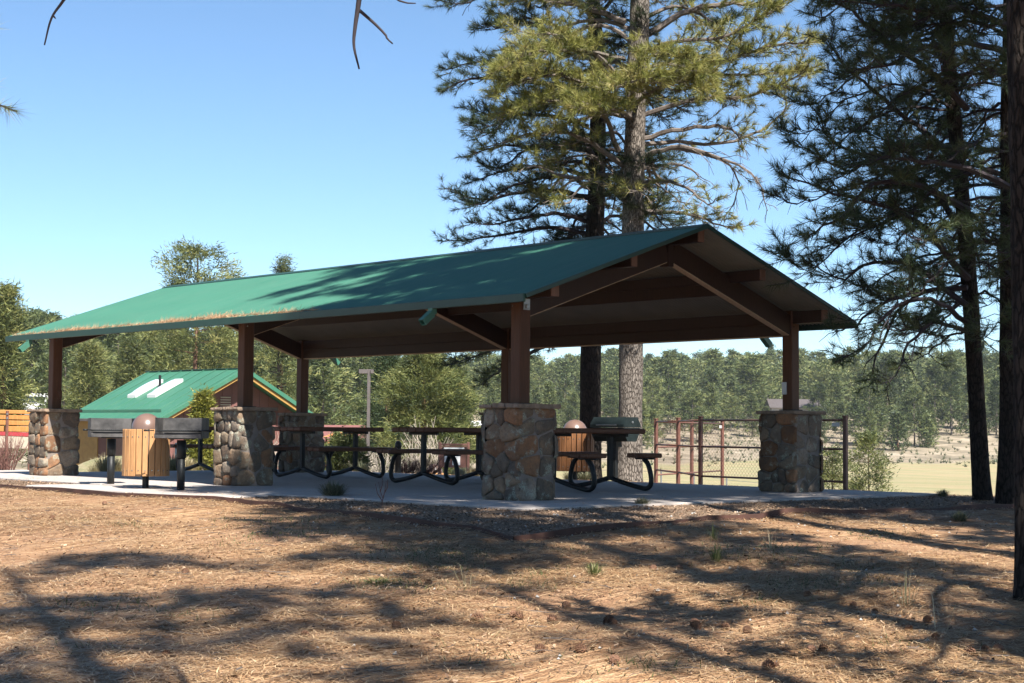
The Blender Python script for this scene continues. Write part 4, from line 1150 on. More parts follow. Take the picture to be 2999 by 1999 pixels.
clump(765, 1142, .36, .24, 700, 'grey-green bunch grass in front of the patio, left of the near pier', 1, w=.005)
clump(1474, 1161, .19, .13, 350, 'small bunch grass at the patio edge right of the near pier', 2, w=.005)
clump(2166, 1140, .17, .13, 350, 'small bunch grass past the right corner of the patio', 3, w=.005)
clump(2205, 1196, .22, .14, 320, 'wide dull clump of grass on the right slope by the edging', 4, w=.005)
clump(1640, 1240, .16, .20, 26, 'thin clump with two tall seed stalks below the edging at right', 5, 'green_grass', w=.005)
clump(1770, 1262, .20, .24, 16, 'upright straw-coloured stalks in the shade right of centre', 6, 'dry_grass', w=.005)
clump(1365, 1322, .13, .14, 130, 'bright green tuft of grass in sunlit litter right of centre', 7, 'green_grass', w=.005)
clump(1645, 1290, .14, .17, 90, 'green tuft with an arching stalk left of the curved branch shadow', 8, 'green_grass', w=.005)
clump(2080, 1390, .26, .28, 18, 'tall dry grass stalks leaning left at lower right', 9, 'dry_grass', w=.0045)
clump(1073, 1350, .22, .24, 14, 'dry upright stalks in the litter below the near pier', 10, 'dry_grass', w=.0045)
clump(2165, 1450, .22, .34, 4, 'single long pale stalk leaning over the curved branch shadow', 11, 'dry_grass', w=.005)
clump(865, 1342, .20, .07, 220, 'low green grass patch right of the bare soil at lower left', 12, 'green_grass', w=.006)
rg = random.Random(5)
for i, (px, D) in enumerate([(250, 33), (285, 35), (322, 33.5), (368, 36), (398, 33), (425, 35), (440, 38), (232, 38), (345, 40), (410, 41)]):
    clump(px, 0, .5, .42, 420, 'straw-coloured ornamental grass clump between the grills and the restroom building', 30+i, 'dry_grass', 'dry grass clumps before the restroom', D, .012)
for i, (px, D) in enumerate([(1090, 33.0), (1060, 36), (1125, 35)]):
    clump(px, 0, .35, .3, 320, 'straw-coloured grass clump beside the notice board', 50+i, 'dry_grass', 'dry grass clumps by the notice board', D, .010)
clump(830, 0, .4, .32, 420, 'grey-green bunch grass just behind the patio in front of the lamp post', 55, 'bunch', None, 35.5, .008)
clump(1310, 0, .25, .25, 200, 'reddish straw tuft under the far slatted bin', 56, 'dry_grass', None, 29.6, .008)
clump(1345, 0, .3, .2, 260, 'dark tuft at the foot of the two tall pines', 57, 'bunch', None, 29.9, .008)
shrub(20, 33, 1.1, .95, 70, M['twig_red'], 'bare reddish shrub in front of the orange boards at the left edge', 61, r=.006)
shrub(640, 44, 2.0, 1.9, 26, M['twig_pale'], 'pale bare shrub reaching up between the second post and the back left pier', 62, 'bare_sapling', 'sapling', .012, 5)
shrub(975, 46, 1.5, 2.4, 26, M['twig_pale'], 'leafless whitish aspen sapling in front of the broad pine', 63, 'bare_sapling', 'sapling', .012, 7)
shrub(880, 41, 2.2, 1.1, 90, M['twig_pale'], 'tangle of pale dead branches under the lamp post', 64, r=.008)
shrub(980, 38, 1.2, .65, 120, M['twig_red'], 'low red-twigged bush behind the centre table', 65, r=.005)
shrub(940, 36.5, .9, .5, 90, M['twig_red'], 'low red-twigged bush beside the bollard', 66, r=.005)
shrub(460, 40, 1.3, .7, 110, M['twig'], 'grey twiggy bush below the yellow juniper', 67, r=.006)
p = hit(877, 1160)
tw = empty('bare_seedling', p); tag(tw, 'leafless reddish seedling standing in the bark chips before the patio', 'seedling')
mb = MB(); rg = random.Random(9)
for pts in ([(0, 0, -.02), (.01, 0, .08), (-.02, 0, .16), (-.04, .0, .26)], [(0.01, 0, .07), (.03, .01, .15), (.045, 0, .27)], [(0, 0, .05), (-.05, 0, .13), (-.075, 0, .24)], [(.03, 0, .14), (.06, .0, .2), (.06, 0, .29)], [(-.02, 0, .15), (0, .02, .22), (.0, 0, .33)]):
    mb.tube([Vector((q[0]*_r.x-q[1]*_r.y, q[0]*_r.y+q[1]*_r.x, q[2])) for q in pts], [.006, .0045, .003, .002][:len(pts)], 5)
mb.build('stem', M['twig_red'], tw)
# juniper: scale-leaf sprays
b = polar(468, 38.5); jz = lz(b.x, b.y)
pr = conifer(300, at(468, 908, 38.5).z-jz, .42, 420, 26, .14, .03, .03, 'cone', .05, 'juniper', 'twig', 1.0)
plant_tree([pr], 0, b.x, b.y, 1, 0, 'juniper_shrub', 'yellow-green pointed juniper beside the second pier, before the restroom wall', 'shrub', z=jz)
b = polar(492, 39.5); pr = conifer(301, 1.25, .55, 300, 26, .16, .03, .03, 'round', .05, 'needle_mid', 'twig', 1.0)
plant_tree([pr], 0, b.x, b.y, 1, 0, 'evergreen_shrub', 'rounder green bush at the foot of the yellow juniper', 'shrub')
b = polar(792, 38); pr = conifer(302, .95, .5, 300, 26, .14, .03, .03, 'round', .05, 'needle_mid', 'twig', 1.0)
plant_tree([pr], 0, b.x, b.y, 1, 0, 'evergreen_shrub', 'dark green bush right of the back left pier', 'shrub')

# ------------------------------------------------------------------ tables
def plank(mb, cx, cy, cz, wx, ly, th, bev=.012): mb.box((cx, cy, cz), (wx, ly, th), bev)
TT, BT = .848, .515
def table(x, y, lab, split=False):
    root = empty('picnic_table', (x, y, 0)); tag(root, lab, 'picnic table', 'picnic tables in a row under the roof')
    L = 1.75; n = 4; w = .78/n
    for k in range(n):
        mb = MB(); plank(mb, -.39+w*(k+.5), 0, TT-.036, w-.010, L, .072, .022); mb.build('table_plank', M['plank'], root)
    for sx in (-1, 1):
        for k in range(2):
            bx = sx*(.665+(k-.5)*.178)
            if split and sx > 0:
                for (y0, y1) in ((-.72, -.36), (.36, .72)):
                    mb = MB(); plank(mb, bx, (y0+y1)/2, BT-.032, .168, y1-y0, .064, .022); mb.build('bench_plank', M['plank'], root)
            else:
                mb = MB(); plank(mb, bx, 0, BT-.032, .168, L-.12, .064, .022); mb.build('bench_plank', M['plank'], root)
    for yy in (-.55, .55):
        mb = MB(); mb.box((0, yy, (TT-.075+.16)/2+.0), (.068, .068, TT-.075-.16), .006)
        mb.box((0, yy, TT-.092), (.66, .055, .04), .006); mb.build('pedestal', M['metal_black'], root)
        for sx in (-1, 1):
            mb = MB()
            P = [(0, yy, .165), (sx*.34, yy, .085), (sx*.60, yy, .040), (sx*.70, yy, .036), (sx*.765, yy, .075), (sx*.785, yy, .15), (sx*.765, yy, .26), (sx*.72, yy, .37), (sx*.665, yy, BT-.095), (sx*.655, yy, BT-.08)]
            mb.tube(catmull(P, 26), .034, 8); mb.box((sx*.665, yy, BT-.076), (.33, .055, .022), .004)
            mb.build('bench_leg', M['metal_black'], root, True)
    return root
table(-1.9, 2.92, 'rightmost picnic table, brown end right of the near stone pier, gap in its bench', True)
table(-5.0, 3.2, 'second picnic table from the right, its top passing behind the near stone pier')
table(-8.45, 3.42, 'third picnic table from the right, in front of the back left pier')
table(-11.95, 3.62, 'leftmost picnic table, seen in pieces behind the grills and second front pier')

# ------------------------------------------------------------------ litter bins
def bin_(x, y, z, lab, slatm='slat', sc=1.0):
    root = empty('litter_bin', (x, y, z), .3); tag(root, lab, 'litter bin', 'slatted litter bins with brown domes'); root.scale = (sc,)*3
    n = 22; R = .318
    for k in range(n):
        a = 2*math.pi*k/n; mb = MB(); mb.box((R*math.cos(a), R*math.sin(a), .51), (.028, .079, .665), .006, Matrix.Rotation(a, 3, 'Z').to_3x3())
        # rotate in place
        s = mb.build('slat', M[slatm], root)
        for zz in (.26, .735):
            m2 = MB(); d = Vector((math.cos(a), math.sin(a), 0)); p0 = d*(R+.013)+Vector((0, 0, zz)); m2.tube([p0, p0+d*.006], .009, 8); m2.build('screw', M['bolt'], s)
    mb = MB(); mb.lathe((0, 0, 0), [(.02, .185), (R-.025, .185), (R-.02, .19), (R-.02, .84), (R-.04, .845), (R-.05, .80), (.0, .80)], 28); mb.build('liner', M['metal_black'], root, True)
    mb = MB(); prof = [(.215, .80), (.215, .845)]+[(.215*math.cos(t), .845+.225*math.sin(t)) for t in [i*math.pi/2/10 for i in range(1, 11)]]
    mb.lathe((0, 0, 0), prof, 32); mb.build('dome_lid', M['dome'], root, True)
    mb = MB(); mb.box((0, 0, .09), (.07, .07, .22), .005); mb.build('post', M['metal_black'], root)
    return root
P1 = atz(334, 1121, -.012); bin_(P1.x, P1.y, -.012, 'tan slatted litter bin with brown dome lid between the two open grills', sc=.95)
P2 = atz(1308, 1101, 0); P2 = polar(1322, 28.6); bin_(P2.x, P2.y, lz(P2.x, P2.y)+.0, 'darker brown slatted litter bin in shade behind the rightmost table', 'slat2')
P3 = polar(1001, 43); bin_(P3.x, P3.y, lz(P3.x, P3.y)-.25, 'far-off orange slatted bin, only its dome and rim showing left of the notice board')

# ------------------------------------------------------------------ park grills
def grill(x, y, z, rz, lab):
    root = empty('park_grill', (x, y, z), rz); tag(root, lab, 'grill', 'open park grills')
    mb = MB(); mb.tube([(0, 0, -.05), (0, 0, .46)], .052, 14); mb.build('post', M['metal_black'], root, True)
    mb = MB(); mb.tube([(0, 0, .42), (0, 0, .66)], .062, 14); mb.box((0, 0, .675), (.3, .25, .012), .002); mb.build('swivel_sleeve', M['metal_black'], root, True)
    t = .006; w, d, h = .62, .44, .27; z0 = .685
    mb = MB(); mb.box((0, 0, z0), (w, d, t), .001); mb.box((0, d/2, z0+h/2), (w, t, h), .001)
    for s in (-1, 1): mb.box((s*w/2, .02, z0+h/2), (t, d-.04, h), .001)
    mb.box((0, -d/2, z0+.03), (w, t, .06), .001); mb.build('firebox', M['metal_grill'], root)
    g = MB(); zg = z0+.10
    for k in range(19): xx = -w/2+.05+(w-.10)*k/18; g.tube([(xx, -d/2-.03, zg), (xx, d/2-.03, zg)], .0055, 6)
    for yy in (-d/2-.03, 0, d/2-.03): g.tube([(-w/2+.03, yy, zg-.008), (w/2-.03, yy, zg-.008)], .008, 6)
    g.build('grate', M['metal_black'], root)
    for s in (-1, 1):
        m = MB(); m.tube([(s*(w/2+.0), -d/2-.02, zg), (s*(w/2+.05), -d/2-.06, zg), (s*(w/2+.09), -d/2-.06, zg)], .007, 6); m.tube([(s*(w/2+.05), -d/2-.06, zg), (s*(w/2+.12), -d/2-.06, zg)], .013, 8); m.build('handle', M['metal_black'], root, True)
    return root
g1 = atz(254, 1113, -.012); grill(g1.x, g1.y, -.012, YAW+.35, 'open black park grill left of the tan bin')
g2 = atz(415, 1125, -.012); grill(g2.x, g2.y, -.012, YAW-.05, 'open black park grill right of the tan bin, shading its slats')

# hooded grill
hx = atz(1413, 1101, 0); hz = lz(hx.x, hx.y); hg = empty('hooded_grill', (hx.x, hx.y, 0), YAW-.72)
tag(hg, 'black hooded barbecue on a post behind the rightmost table', 'grill')
def prism(mb, prof, x0, x1):
    n = len(prof); vs = [(x0, p[0], p[1]) for p in prof]+[(x1, p[0], p[1]) for p in prof]
    mb.add(vs, [tuple(range(n)), tuple(range(n, 2*n))[::-1]]+[(i, n+i, n+(i+1) % n, (i+1) % n) for i in range(n)])
mb = MB(); prism(mb, [(-.235, .885), (.235, .885), (.235, .93), (.14, 1.055), (-.14, 1.055), (-.235, .93)], -.36, .36); mb.build('hood', M['metal_dkgreen'], hg)
mb = MB(); prism(mb, [(-.225, .878), (.225, .878), (.225, .80), (.12, .645), (-.12, .645), (-.225, .80)], -.35, .35); mb.build('firebox', M['metal_dkgreen'], hg)
mb = MB(); mb.box((0, 0, .33), (.07, .07, .64), .005); mb.box((0, 0, .60), (.16, .16, .10), .005); mb.build('post', M['metal_black'], hg)
mb = MB(); mb.tube([(-.2, -.235, .92), (-.2, -.275, .92), (.2, -.275, .92), (.2, -.235, .92)], .009, 6); mb.build('handle', M['galv'], hg)
mb = MB(); mb.tube([(.36, 0, .97), (.372, 0, .97)], .02, 10); mb.build('thermometer', M['galv'], hg)

# ------------------------------------------------------------------ chain-link fence
fence = empty('chain_link_fence', (atz(1609, 1104, 0).x, atz(1609, 1104, 0).y, 0)); tag(fence, 'brown chain-link fence with square posts behind the right side of the patio', 'fence')
fl = Vector(fence.location)
FA = atz(1609, 1104, 0); FB = atz(1942, 1119, 0); FC = polar(1508, 32.2); FD = polar(1559, 30.3); FE = polar(1660, 36.5); FM = polar(1590, 34.6)
def fpost(p, top, w=.06):
    z = lz(p.x, p.y); mb = MB(); mb.box((p.x, p.y, (z-.2+top)/2), (w, w, top-z+.2), .005); mb.box((p.x, p.y, top+.008), (w+.012, w+.012, .018), .004); o = mb.build('fence_post', M['fence_brown'], fence); o.location = -fl
TZ = 1.06
for p in (FA, FB, FC, FD, FE, FM, FA.lerp(FB, .5)): fpost(p, TZ)
def run(a, b, zb=.08):
    a = Vector(a); b = Vector(b)
    for zz in (TZ-.05, (TZ+zb)/2, zb):
        mb = MB(); mb.tube([(a.x, a.y, zz), (b.x, b.y, zz)], .016, 8); o = mb.build('rail', M['fence_brown'], fence, True); o.location = -fl
    L = (b-a).length; d = (b-a)/L; d.z = 0; H = TZ-.05-zb; sp = .075; V = []
    nrm = Vector((-d.y, d.x, 0))
    for sgn in (-1, 1):
        k = -int(H/sp)-1
        while k*sp < L+H:
            # wire from (u0, 0) to (u0+sgn*H, H), clipped to the panel
            u0 = k*sp
            pts = []
            t0, t1 = 0, H
            ua, ub = u0, u0+sgn*H
            # clip against 0..L
            def cl(t): return u0+sgn*t
            lo, hi = 0.0, H
            if sgn > 0: lo = max(lo, -u0); hi = min(hi, L-u0)
            else: lo = max(lo, u0-L); hi = min(hi, u0)
            if hi > lo+.01:
                A = a+d*cl(lo)+Vector((0, 0, zb+lo-a.z)); Bp = a+d*cl(hi)+Vector((0, 0, zb+hi-a.z)); w = .0022
                up = Vector((0, 0, w)); off = nrm*.001*sgn
                V += [A-up+off, Bp-up+off, Bp+up+off, A-up+off, Bp+up+off, A+up+off]
            k += 1
    o = tri_mesh('wire_mesh', np.array([list(v-fl) for v in V]), M['fence_brown'], None, fence)
run(FA, FB); run(FC, FD); run(FD, FA); run(FC, FE, -.02)
for (p, q, t) in ((FB, FA, .06), (FE, FC, .03)):
    mb = MB(); c = Vector(p).lerp(Vector(q), t); mb.box((c.x, c.y, TZ-.12), (.16, .012, .06), .002, Matrix.Rotation(math.atan2(q.y-p.y, q.x-p.x), 3, 'Z')); o = mb.build('small_sign', M['white'], fence); o.location = -fl

# far wire fence with thin posts, out on the meadow edge
wf = empty('wire_fence', polar(1650, 44)); wl = Vector(wf.location); tag(wf, 'low thin wire fence crossing the meadow edge behind the tall pine', 'fence')
ps = [polar(1370+i*75, 43-i*.4) for i in range(9)]
for p in ps:
    z = lz(p.x, p.y); mb = MB(); mb.tube([(p.x, p.y, z-.1), (p.x, p.y, z+.95)], .02, 6); o = mb.build('fence_post', M['galv'], wf); o.location = -wl
for zz in (.3, .62, .9):
    mb = MB(); mb.tube([(p.x, p.y, lz(p.x, p.y)+zz) for p in ps], .006, 4); o = mb.build('wire', M['galv'], wf); o.location = -wl

# ------------------------------------------------------------------ bollard, lamp post, notice board
p = atz(914, 1079, 0); bo = empty('bollard', (p.x, p.y, lz(p.x, p.y))); tag(bo, 'short black round-topped bollard behind the tables', 'bollard')
mb = MB(); mb.lathe((0, 0, 0), [(.062, -.1), (.062, .55), (.068, .56), (.068, .60), (.062, .61)]+[(.062*math.cos(t), .62+.062*math.sin(t)) for t in [i*math.pi/12 for i in range(7)]], 18); mb.build('shaft', M['metal_black'], bo, True)
mb = MB()
for k in range(3): mb.lathe((0, 0, .50+k*.025), [(.0, 0), (.075, 0), (.075, .010), (.0, .010)], 18)
mb.build('louvres', M['metal_dkgreen'], bo)
D = 62; p = polar(848, D); z = lz(p.x, p.y); lt = at(848, 848, D).z
lp = empty('lamp_post', (p.x, p.y, z), YAW); tag(lp, 'square bronze lamp post with a flat box head behind the tables', 'lamp post')
mb = MB(); mb.box((0, 0, (lt-z)/2), (.12, .12, lt-z), .008); mb.build('pole', M['lamp_bronze'], lp)
mb = MB(); mb.box((-.20, 0, lt-z-.09), (.34, .3, .16), .01); mb.build('lamp_head', M['lamp_bronze'], lp)
mb = MB(); mb.box((.12, 0, lt-z-.09), (.12, .26, .15), .01); mb.build('lamp_bracket', M['lamp_bronze'], lp)
D = 41; p = polar(1045, D); z = lz(p.x, p.y)
kb = empty('notice_board', (p.x, p.y, 0), YAW+.25); tag(kb, 'brown framed notice board with white sheets seen between two tables', 'notice board')
zt = at(1045, 1015, D).z; zb_ = at(1045, 1078, D).z
for s in (-1, 1):
    mb = MB(); mb.box((s*.36, 0, (zt+z-.1)/2), (.07, .07, zt-z+.1), .006); mb.build('post', M['fence_brown'], kb)
mb = MB(); mb.box((0, 0, zt-.06), (.66, .05, .05), .005); mb.box((0, 0, zt-.11), (.66, .04, .03), .003); mb.build('top_rail', M['fence_brown'], kb)
mb = MB(); mb.box((0, -.005, zt-.165), (.52, .01, .06), .001); mb.build('header_sheet', M['white'], kb)
mb = MB(); mb.box((0, .02, zt-.38), (.64, .015, .50), .002); mb.build('back_panel', M['fence_brown'], kb)
for (xx, ww, hh, zz) in ((-.17, .14, .24, zt-.38), (.06, .20, .30, zt-.42)):
    mb = MB(); mb.box((xx, -.002, zz), (ww, .006, hh), .001); mb.build('paper_sheet', M['white'], kb)

# boulder behind the tables
def rock(name, x, y, z, s, seed, mat, lab=None, cat='rock', grp=None, parent=None):
    mb = MB(); n = 12; m = 7; vs = []
    for i in range(m+1):
        ph = math.pi*i/m
        for k in range(n):
            a = 2*math.pi*k/n; d = Vector((math.sin(ph)*math.cos(a), math.sin(ph)*math.sin(a), math.cos(ph)))
            r = 1+.35*mnoise.noise(d*1.6+Vector((seed, 0, seed))); vs.append((d.x*r*s[0], d.y*r*s[1], d.z*r*s[2]))
    mb.add(vs, [(i*n+k, (i+1)*n+k, (i+1)*n+(k+1) % n, i*n+(k+1) % n) for i in range(m) for k in range(n)])
    o = mb.build(name, mat, parent); o.location = (x, y, z)
    if lab: tag(o, lab, cat, grp)
    return o
p = polar(985, 38.5); rock('boulder', p.x, p.y, lz(p.x, p.y), (.28, .2, .14), 5, M['metal_grill'], 'low dark boulder under the far bushes left of the notice board')

# ------------------------------------------------------------------ restroom building
DB = 60.0
def bpt(lat, dep): return CAM+fwd*dep+rt*lat
Pk = bpt(-9.72, 60); Qk = bpt(-14.27, 64.4)
rid = (Qk-Pk); rid.z = 0; RL = rid.length; rid.normalize()
wd = Vector((rid.y, -rid.x, 0))
if wd.dot(rt) < 0: wd = -wd
zr = at(563, 846, 60).z; HWd = 3.62; ze = at(370, 960, 57.4).z
bg_z = lz(Pk.x, Pk.y)-.1
bl = empty('restroom_building', (Pk.x, Pk.y, bg_z)); tag(bl, 'brown building with green metal gable roof and two skylights, beyond the grills', 'building')
bloc = Vector(bl.location)
def bp(mb, name, mat, parent=bl, smooth=False):
    o = mb.build(name, mat, parent, smooth); o.location = -bloc if parent == bl else (0, 0, 0); return o
def B(u, v, z): p = Pk+rid*u+wd*v; return Vector((p.x, p.y, z))
sl = (zr-ze)/HWd
def rz_(v): return zr-abs(v)*sl
ov = .75; wv = HWd-.45
# walls: front gable, sides
def wallbox(name, pts, mat, th=.12):
    pass
mb = MB()
g = [B(ov, -wv, bg_z), B(ov, wv, bg_z), B(ov, wv, rz_(wv)-.12), B(ov, 0, zr-.12), B(ov, -wv, rz_(wv)-.12)]
g2_ = [p+rid*(RL-ov*1.6) for p in g]
mb.add([*g, *g2_], [(0, 1, 2, 3, 4)[::-1], (5, 6, 7, 8, 9), (0, 4, 9, 5), (1, 6, 7, 2)])
wall = bp(mb, 'wall', M['wall_brown'])
# vertical siding battens on the gable
for k in range(15):
    v = -wv+.25+k*(2*wv-.5)/14
    mb = MB(); mb.beam(B(ov-.012, v, bg_z+.05), B(ov-.012, v, rz_(v)-.16), .05, .02, .002, up=Vector((1, .2, 0)).normalized()); bp(mb, 'batten', M['wall_brown'], wall).location = (0, 0, 0)
# roof slopes with standing seams
for s in (-1, 1):
    mb = MB(); e = HWd+.02; th = .07
    c = [B(-.02, 0, zr), B(RL, 0, zr), B(RL, s*e, rz_(e)), B(-.02, s*e, rz_(e))]
    mb.add([*c, *[p-Vector((0, 0, th)) for p in c]], [(0, 1, 2, 3), (7, 6, 5, 4), (0, 3, 7, 4), (3, 2, 6, 7), (2, 1, 5, 6)])
    rp = bp(mb, 'roof_panel', M['roof_far'])
    for k in range(9):
        u = .25+k*(RL-.5)/8; mb = MB(); mb.beam(B(u, s*.05, zr+.008), B(u, s*(e-.02), rz_(e)+.008), .02, .02, .002); bp(mb, 'roof_seam', M['roof_far'], rp).location = (0, 0, 0)
    mb = MB(); mb.beam(B(-.05, s*.01, zr-.05), B(-.05, s*e, rz_(e)-.05), .04, .15, .004); bp(mb, 'rake_trim', M['roof_far'])
    mb = MB(); mb.beam(B(.03, s*.01, zr-.2), B(.03, s*(e-.1), rz_(e-.1)-.2), .05, .13, .004); bp(mb, 'barge_board', M['wall_ochre'])
    mb = MB(); mb.beam(B(-.02, s*(e+.05), rz_(e)-.05), B(RL, s*(e+.05), rz_(e)-.05), .10, .10, .006); bp(mb, 'gutter', M['lamp_bronze'])
mb = MB(); mb.beam(B(-.04, 0, zr+.015), B(RL+.02, 0, zr+.015), .16, .03, .006); bp(mb, 'ridge_cap', M['trim_green'])
# snow guard rail low on the slope
mb = MB(); v0 = -(HWd-.42); mb.beam(B(.55, v0, rz_(v0)+.06), B(RL-.1, v0, rz_(v0)+.06), .02, .09, .002); bp(mb, 'snow_guard', M['roof_far'])
def skyl(u, v):
    o = Vector((0, 0, 0)); mb = MB(); nrm = Vector((0, 0, 1))-(-wd if v < 0 else wd)*-sl
    a = [B(u+du, v+dv, rz_(v+dv)) for du, dv in ((-.27, -.6), (.27, -.6), (.27, .6), (-.27, .6))]
    b = [p+Vector((0, 0, .11)) for p in a]
    mb.add([*a, *b], [(0, 1, 5, 4), (1, 2, 6, 5), (2, 3, 7, 6), (3, 0, 4, 7), (4, 5, 6, 7)])
    sk = bp(mb, 'skylight', M['white'])
    m2 = MB(); n = 6; vs = []
    for i in range(n+1):
        for j in range(n+1):
            du = -.24+.48*i/n; dv = -.56+1.12*j/n; hgt = .115+.10*(math.sin(math.pi*i/n)*math.sin(math.pi*j/n))**.45
            p = B(u+du, v+dv, rz_(v+dv)+hgt); vs.append(p)
    m2.add(vs, [(i*(n+1)+j, i*(n+1)+j+1, (i+1)*(n+1)+j+1, (i+1)*(n+1)+j) for i in range(n) for j in range(n)])
    bp(m2, 'skylight_dome', M['sky_dome'], sk, True).location = (0, 0, 0)
skyl(4.15, -1.5); skyl(2.85, -1.5)
mb = MB(); c = B(3.5, -1.3, rz_(1.3)); mb.tube([c, c+Vector((0, 0, .45))], .05, 8); bp(mb, 'vent_pipe', M['metal_black'])
# louvre in the gable, window, porch posts
lv = empty('vent_louvre', (0, 0, 0), 0, bl); lv.location = -bloc
for k in range(9):
    mb = MB(); zz = zr-1.05-k*.09; mb.beam(B(ov-.03, -.55, zz), B(ov-.03, -.1, zz), .04, .04, .003); mb.build('louvre_blade', M['tan_wall'], lv)
mb = MB(); mb.beam(B(ov-.02, -wv+.7, bg_z+1.0), B(ov-.02, -wv+1.7, bg_z+1.0), .03, .9, .004); w1 = bp(mb, 'window', M['glass'])
for k, u in enumerate((ov+.1, ov+1.6, ov+3.1)):
    mb = MB(); c = B(u, -wv-.02, 0); mb.box((c.x, c.y, (bg_z+ze-.1)/2), (.16, .16, ze-.1-bg_z), .01, Matrix.Rotation(math.atan2(rid.y, rid.x), 3, 'Z')); bp(mb, 'porch_post', M['wall_ochre'])
mb = MB(); mb.beam(B(ov, -wv-.02, ze-.12), B(RL-.5, -wv-.02, ze-.12), .1, .2, .005); bp(mb, 'porch_beam', M['wall_ochre'])
mb = MB(); mb.beam(B(ov+1.9, -wv-.015, bg_z+1.1), B(ov+2.9, -wv-.015, bg_z+1.1), .03, 2.1, .004); bp(mb, 'door', M['fence_brown'])
mb = MB(); mb.beam(B(RL-1.7, -wv-.02, bg_z+1.1), B(RL-.1, -wv-.02, bg_z+1.1), .04, 2.2, .004); bp(mb, 'ochre_panel', M['wall_ochre'])
mb = MB(); mb.beam(B(ov+1.0, -wv-.015, bg_z+1.2), B(ov+1.7, -wv-.015, bg_z+1.2), .03, .9, .004); bp(mb, 'window', M['glass'])

# ------------------------------------------------------------------ orange board barrier at the left edge
D = 35.5
fb = empty('board_barrier', polar(40, D)); fbl = Vector(fb.location); tag(fb, 'orange stained board barrier with dark straps at the left edge, behind the leftmost pier', 'barrier')
for k, (y0, y1) in enumerate(((938, 948), (949, 961), (962, 974), (975, 989))):
    a = at(-60, y0+1, D); b_ = at(76, y0+1+3, D+.4); hh = (at(0, y0, D).z-at(0, y1, D).z)
    mb = MB(); mb.beam(a-Vector((0, 0, hh/2)), b_-Vector((0, 0, hh/2)), .05 if k else .09, hh-.008, .012); o = mb.build('board', M['orange_board'], fb); o.location = -fbl
for x in (17, 74):
    a = at(x, 943, D-.06); mb = MB(); z = lz(a.x, a.y); mb.box((a.x, a.y, (a.z+z)/2-.03), (.05, .05, a.z-z+.06), .004); o = mb.build('strap_post', M['fence_brown'], fb); o.location = -fbl
    for yy in (950, 960):
        c = at(x, yy, D-.1); m2 = MB(); m2.tube([c, c-fwd*.01], .02, 8); o = m2.build('bolt', M['bolt'], fb); o.location = -fbl
D = 37
sg = empty('site_sign', polar(40, D)); sgl = Vector(sg.location); tag(sg, 'pale grey sign with a red band under the orange boards at the left edge', 'sign')
a = at(-30, 994, D); b_ = at(70, 998, D)
mb = MB(); mb.beam(a, b_, .03, .09, .003); o = mb.build('red_band', M['red_sign'], sg); o.location = -sgl
a = at(-30, 1013, D); b_ = at(70, 1016, D)
mb = MB(); mb.beam(a, b_, .03, .28, .003); o = mb.build('grey_panel', M['tan_wall'], sg); o.location = -sgl
for x in (-25, 68):
    a = at(x, 1000, D); z = lz(a.x, a.y); mb = MB(); mb.box((a.x, a.y, (a.z+z)/2), (.05, .05, a.z-z+.15), .004); o = mb.build('sign_post', M['fence_brown'], sg); o.location = -sgl

# ------------------------------------------------------------------ far buildings
def house(px, D, w, h, dpt, rh, wallm, roofm, lab, rz=0, zadd=0, name='house', cat='house', win=2):
    b = polar(px, D); z = lz(b.x, b.y)+zadd; r = empty(name, (b.x, b.y, z), YAW+rz); tag(r, lab, cat)
    mb = MB(); mb.box((0, 0, h/2-.4), (w, dpt, h+.8), .01); mb.build('wall', wallm, r)
    mb = MB(); hw = w/2+.35; hd = dpt/2+.4
    mb.add([(-hw, -hd, h), (hw, -hd, h), (hw, hd, h), (-hw, hd, h), (-hw, 0, h+rh), (hw, 0, h+rh), (-hw, -hd, h-.15), (hw, -hd, h-.15), (hw, hd, h-.15), (-hw, hd, h-.15)],
           [(0, 1, 5, 4), (2, 3, 4, 5), (0, 4, 3), (1, 2, 5), (0, 6, 7, 1), (2, 8, 9, 3), (1, 7, 8, 2), (3, 9, 6, 0), (6, 9, 8, 7)]); mb.build('roof', roofm, r)
    for k in range(win):
        xx = -w/2+w*(k+.5)/win; mb = MB(); mb.box((xx, -dpt/2-.02, h*.6), (w*.5/win, .04, h*.35), .01); f = mb.build('window', M['white'], r)
        mb = MB(); mb.box((xx, -dpt/2-.045, h*.6), (w*.5/win-.12, .02, h*.35-.12), .004); mb.build('pane', M['glass'], f)
    return r
house(778, 108, 3.0, 1.9, 3, .9, M['tan_wall'], M['red_roof'], 'low building with dark red roof seen right of the back left pier', zadd=-.3)
h1 = house(1822, 262, 7.5, 3.0, 5, 1.3, M['tan_wall'], M['lamp_bronze'], 'hillside cabin with a pale deck half hidden by the right post', zadd=.6, win=3)
mb = MB(); mb.box((0, -3.6, .55), (8, 2.2, .18), .02); mb.build('deck', M['white'], h1)
for k in range(9):
    mb = MB(); mb.box((-3.9+k*.97, -4.6, 1.05), (.08, .08, .9), .01); mb.build('baluster', M['white'], h1)
mb = MB(); mb.box((0, -4.6, 1.5), (8, .1, .1), .01); mb.build('handrail', M['white'], h1)
house(1092, 200, 3.6, 1.2, 3, .5, M['white'], M['white'], 'tiny white shed on the slope left of the near pier', zadd=.5, win=1)
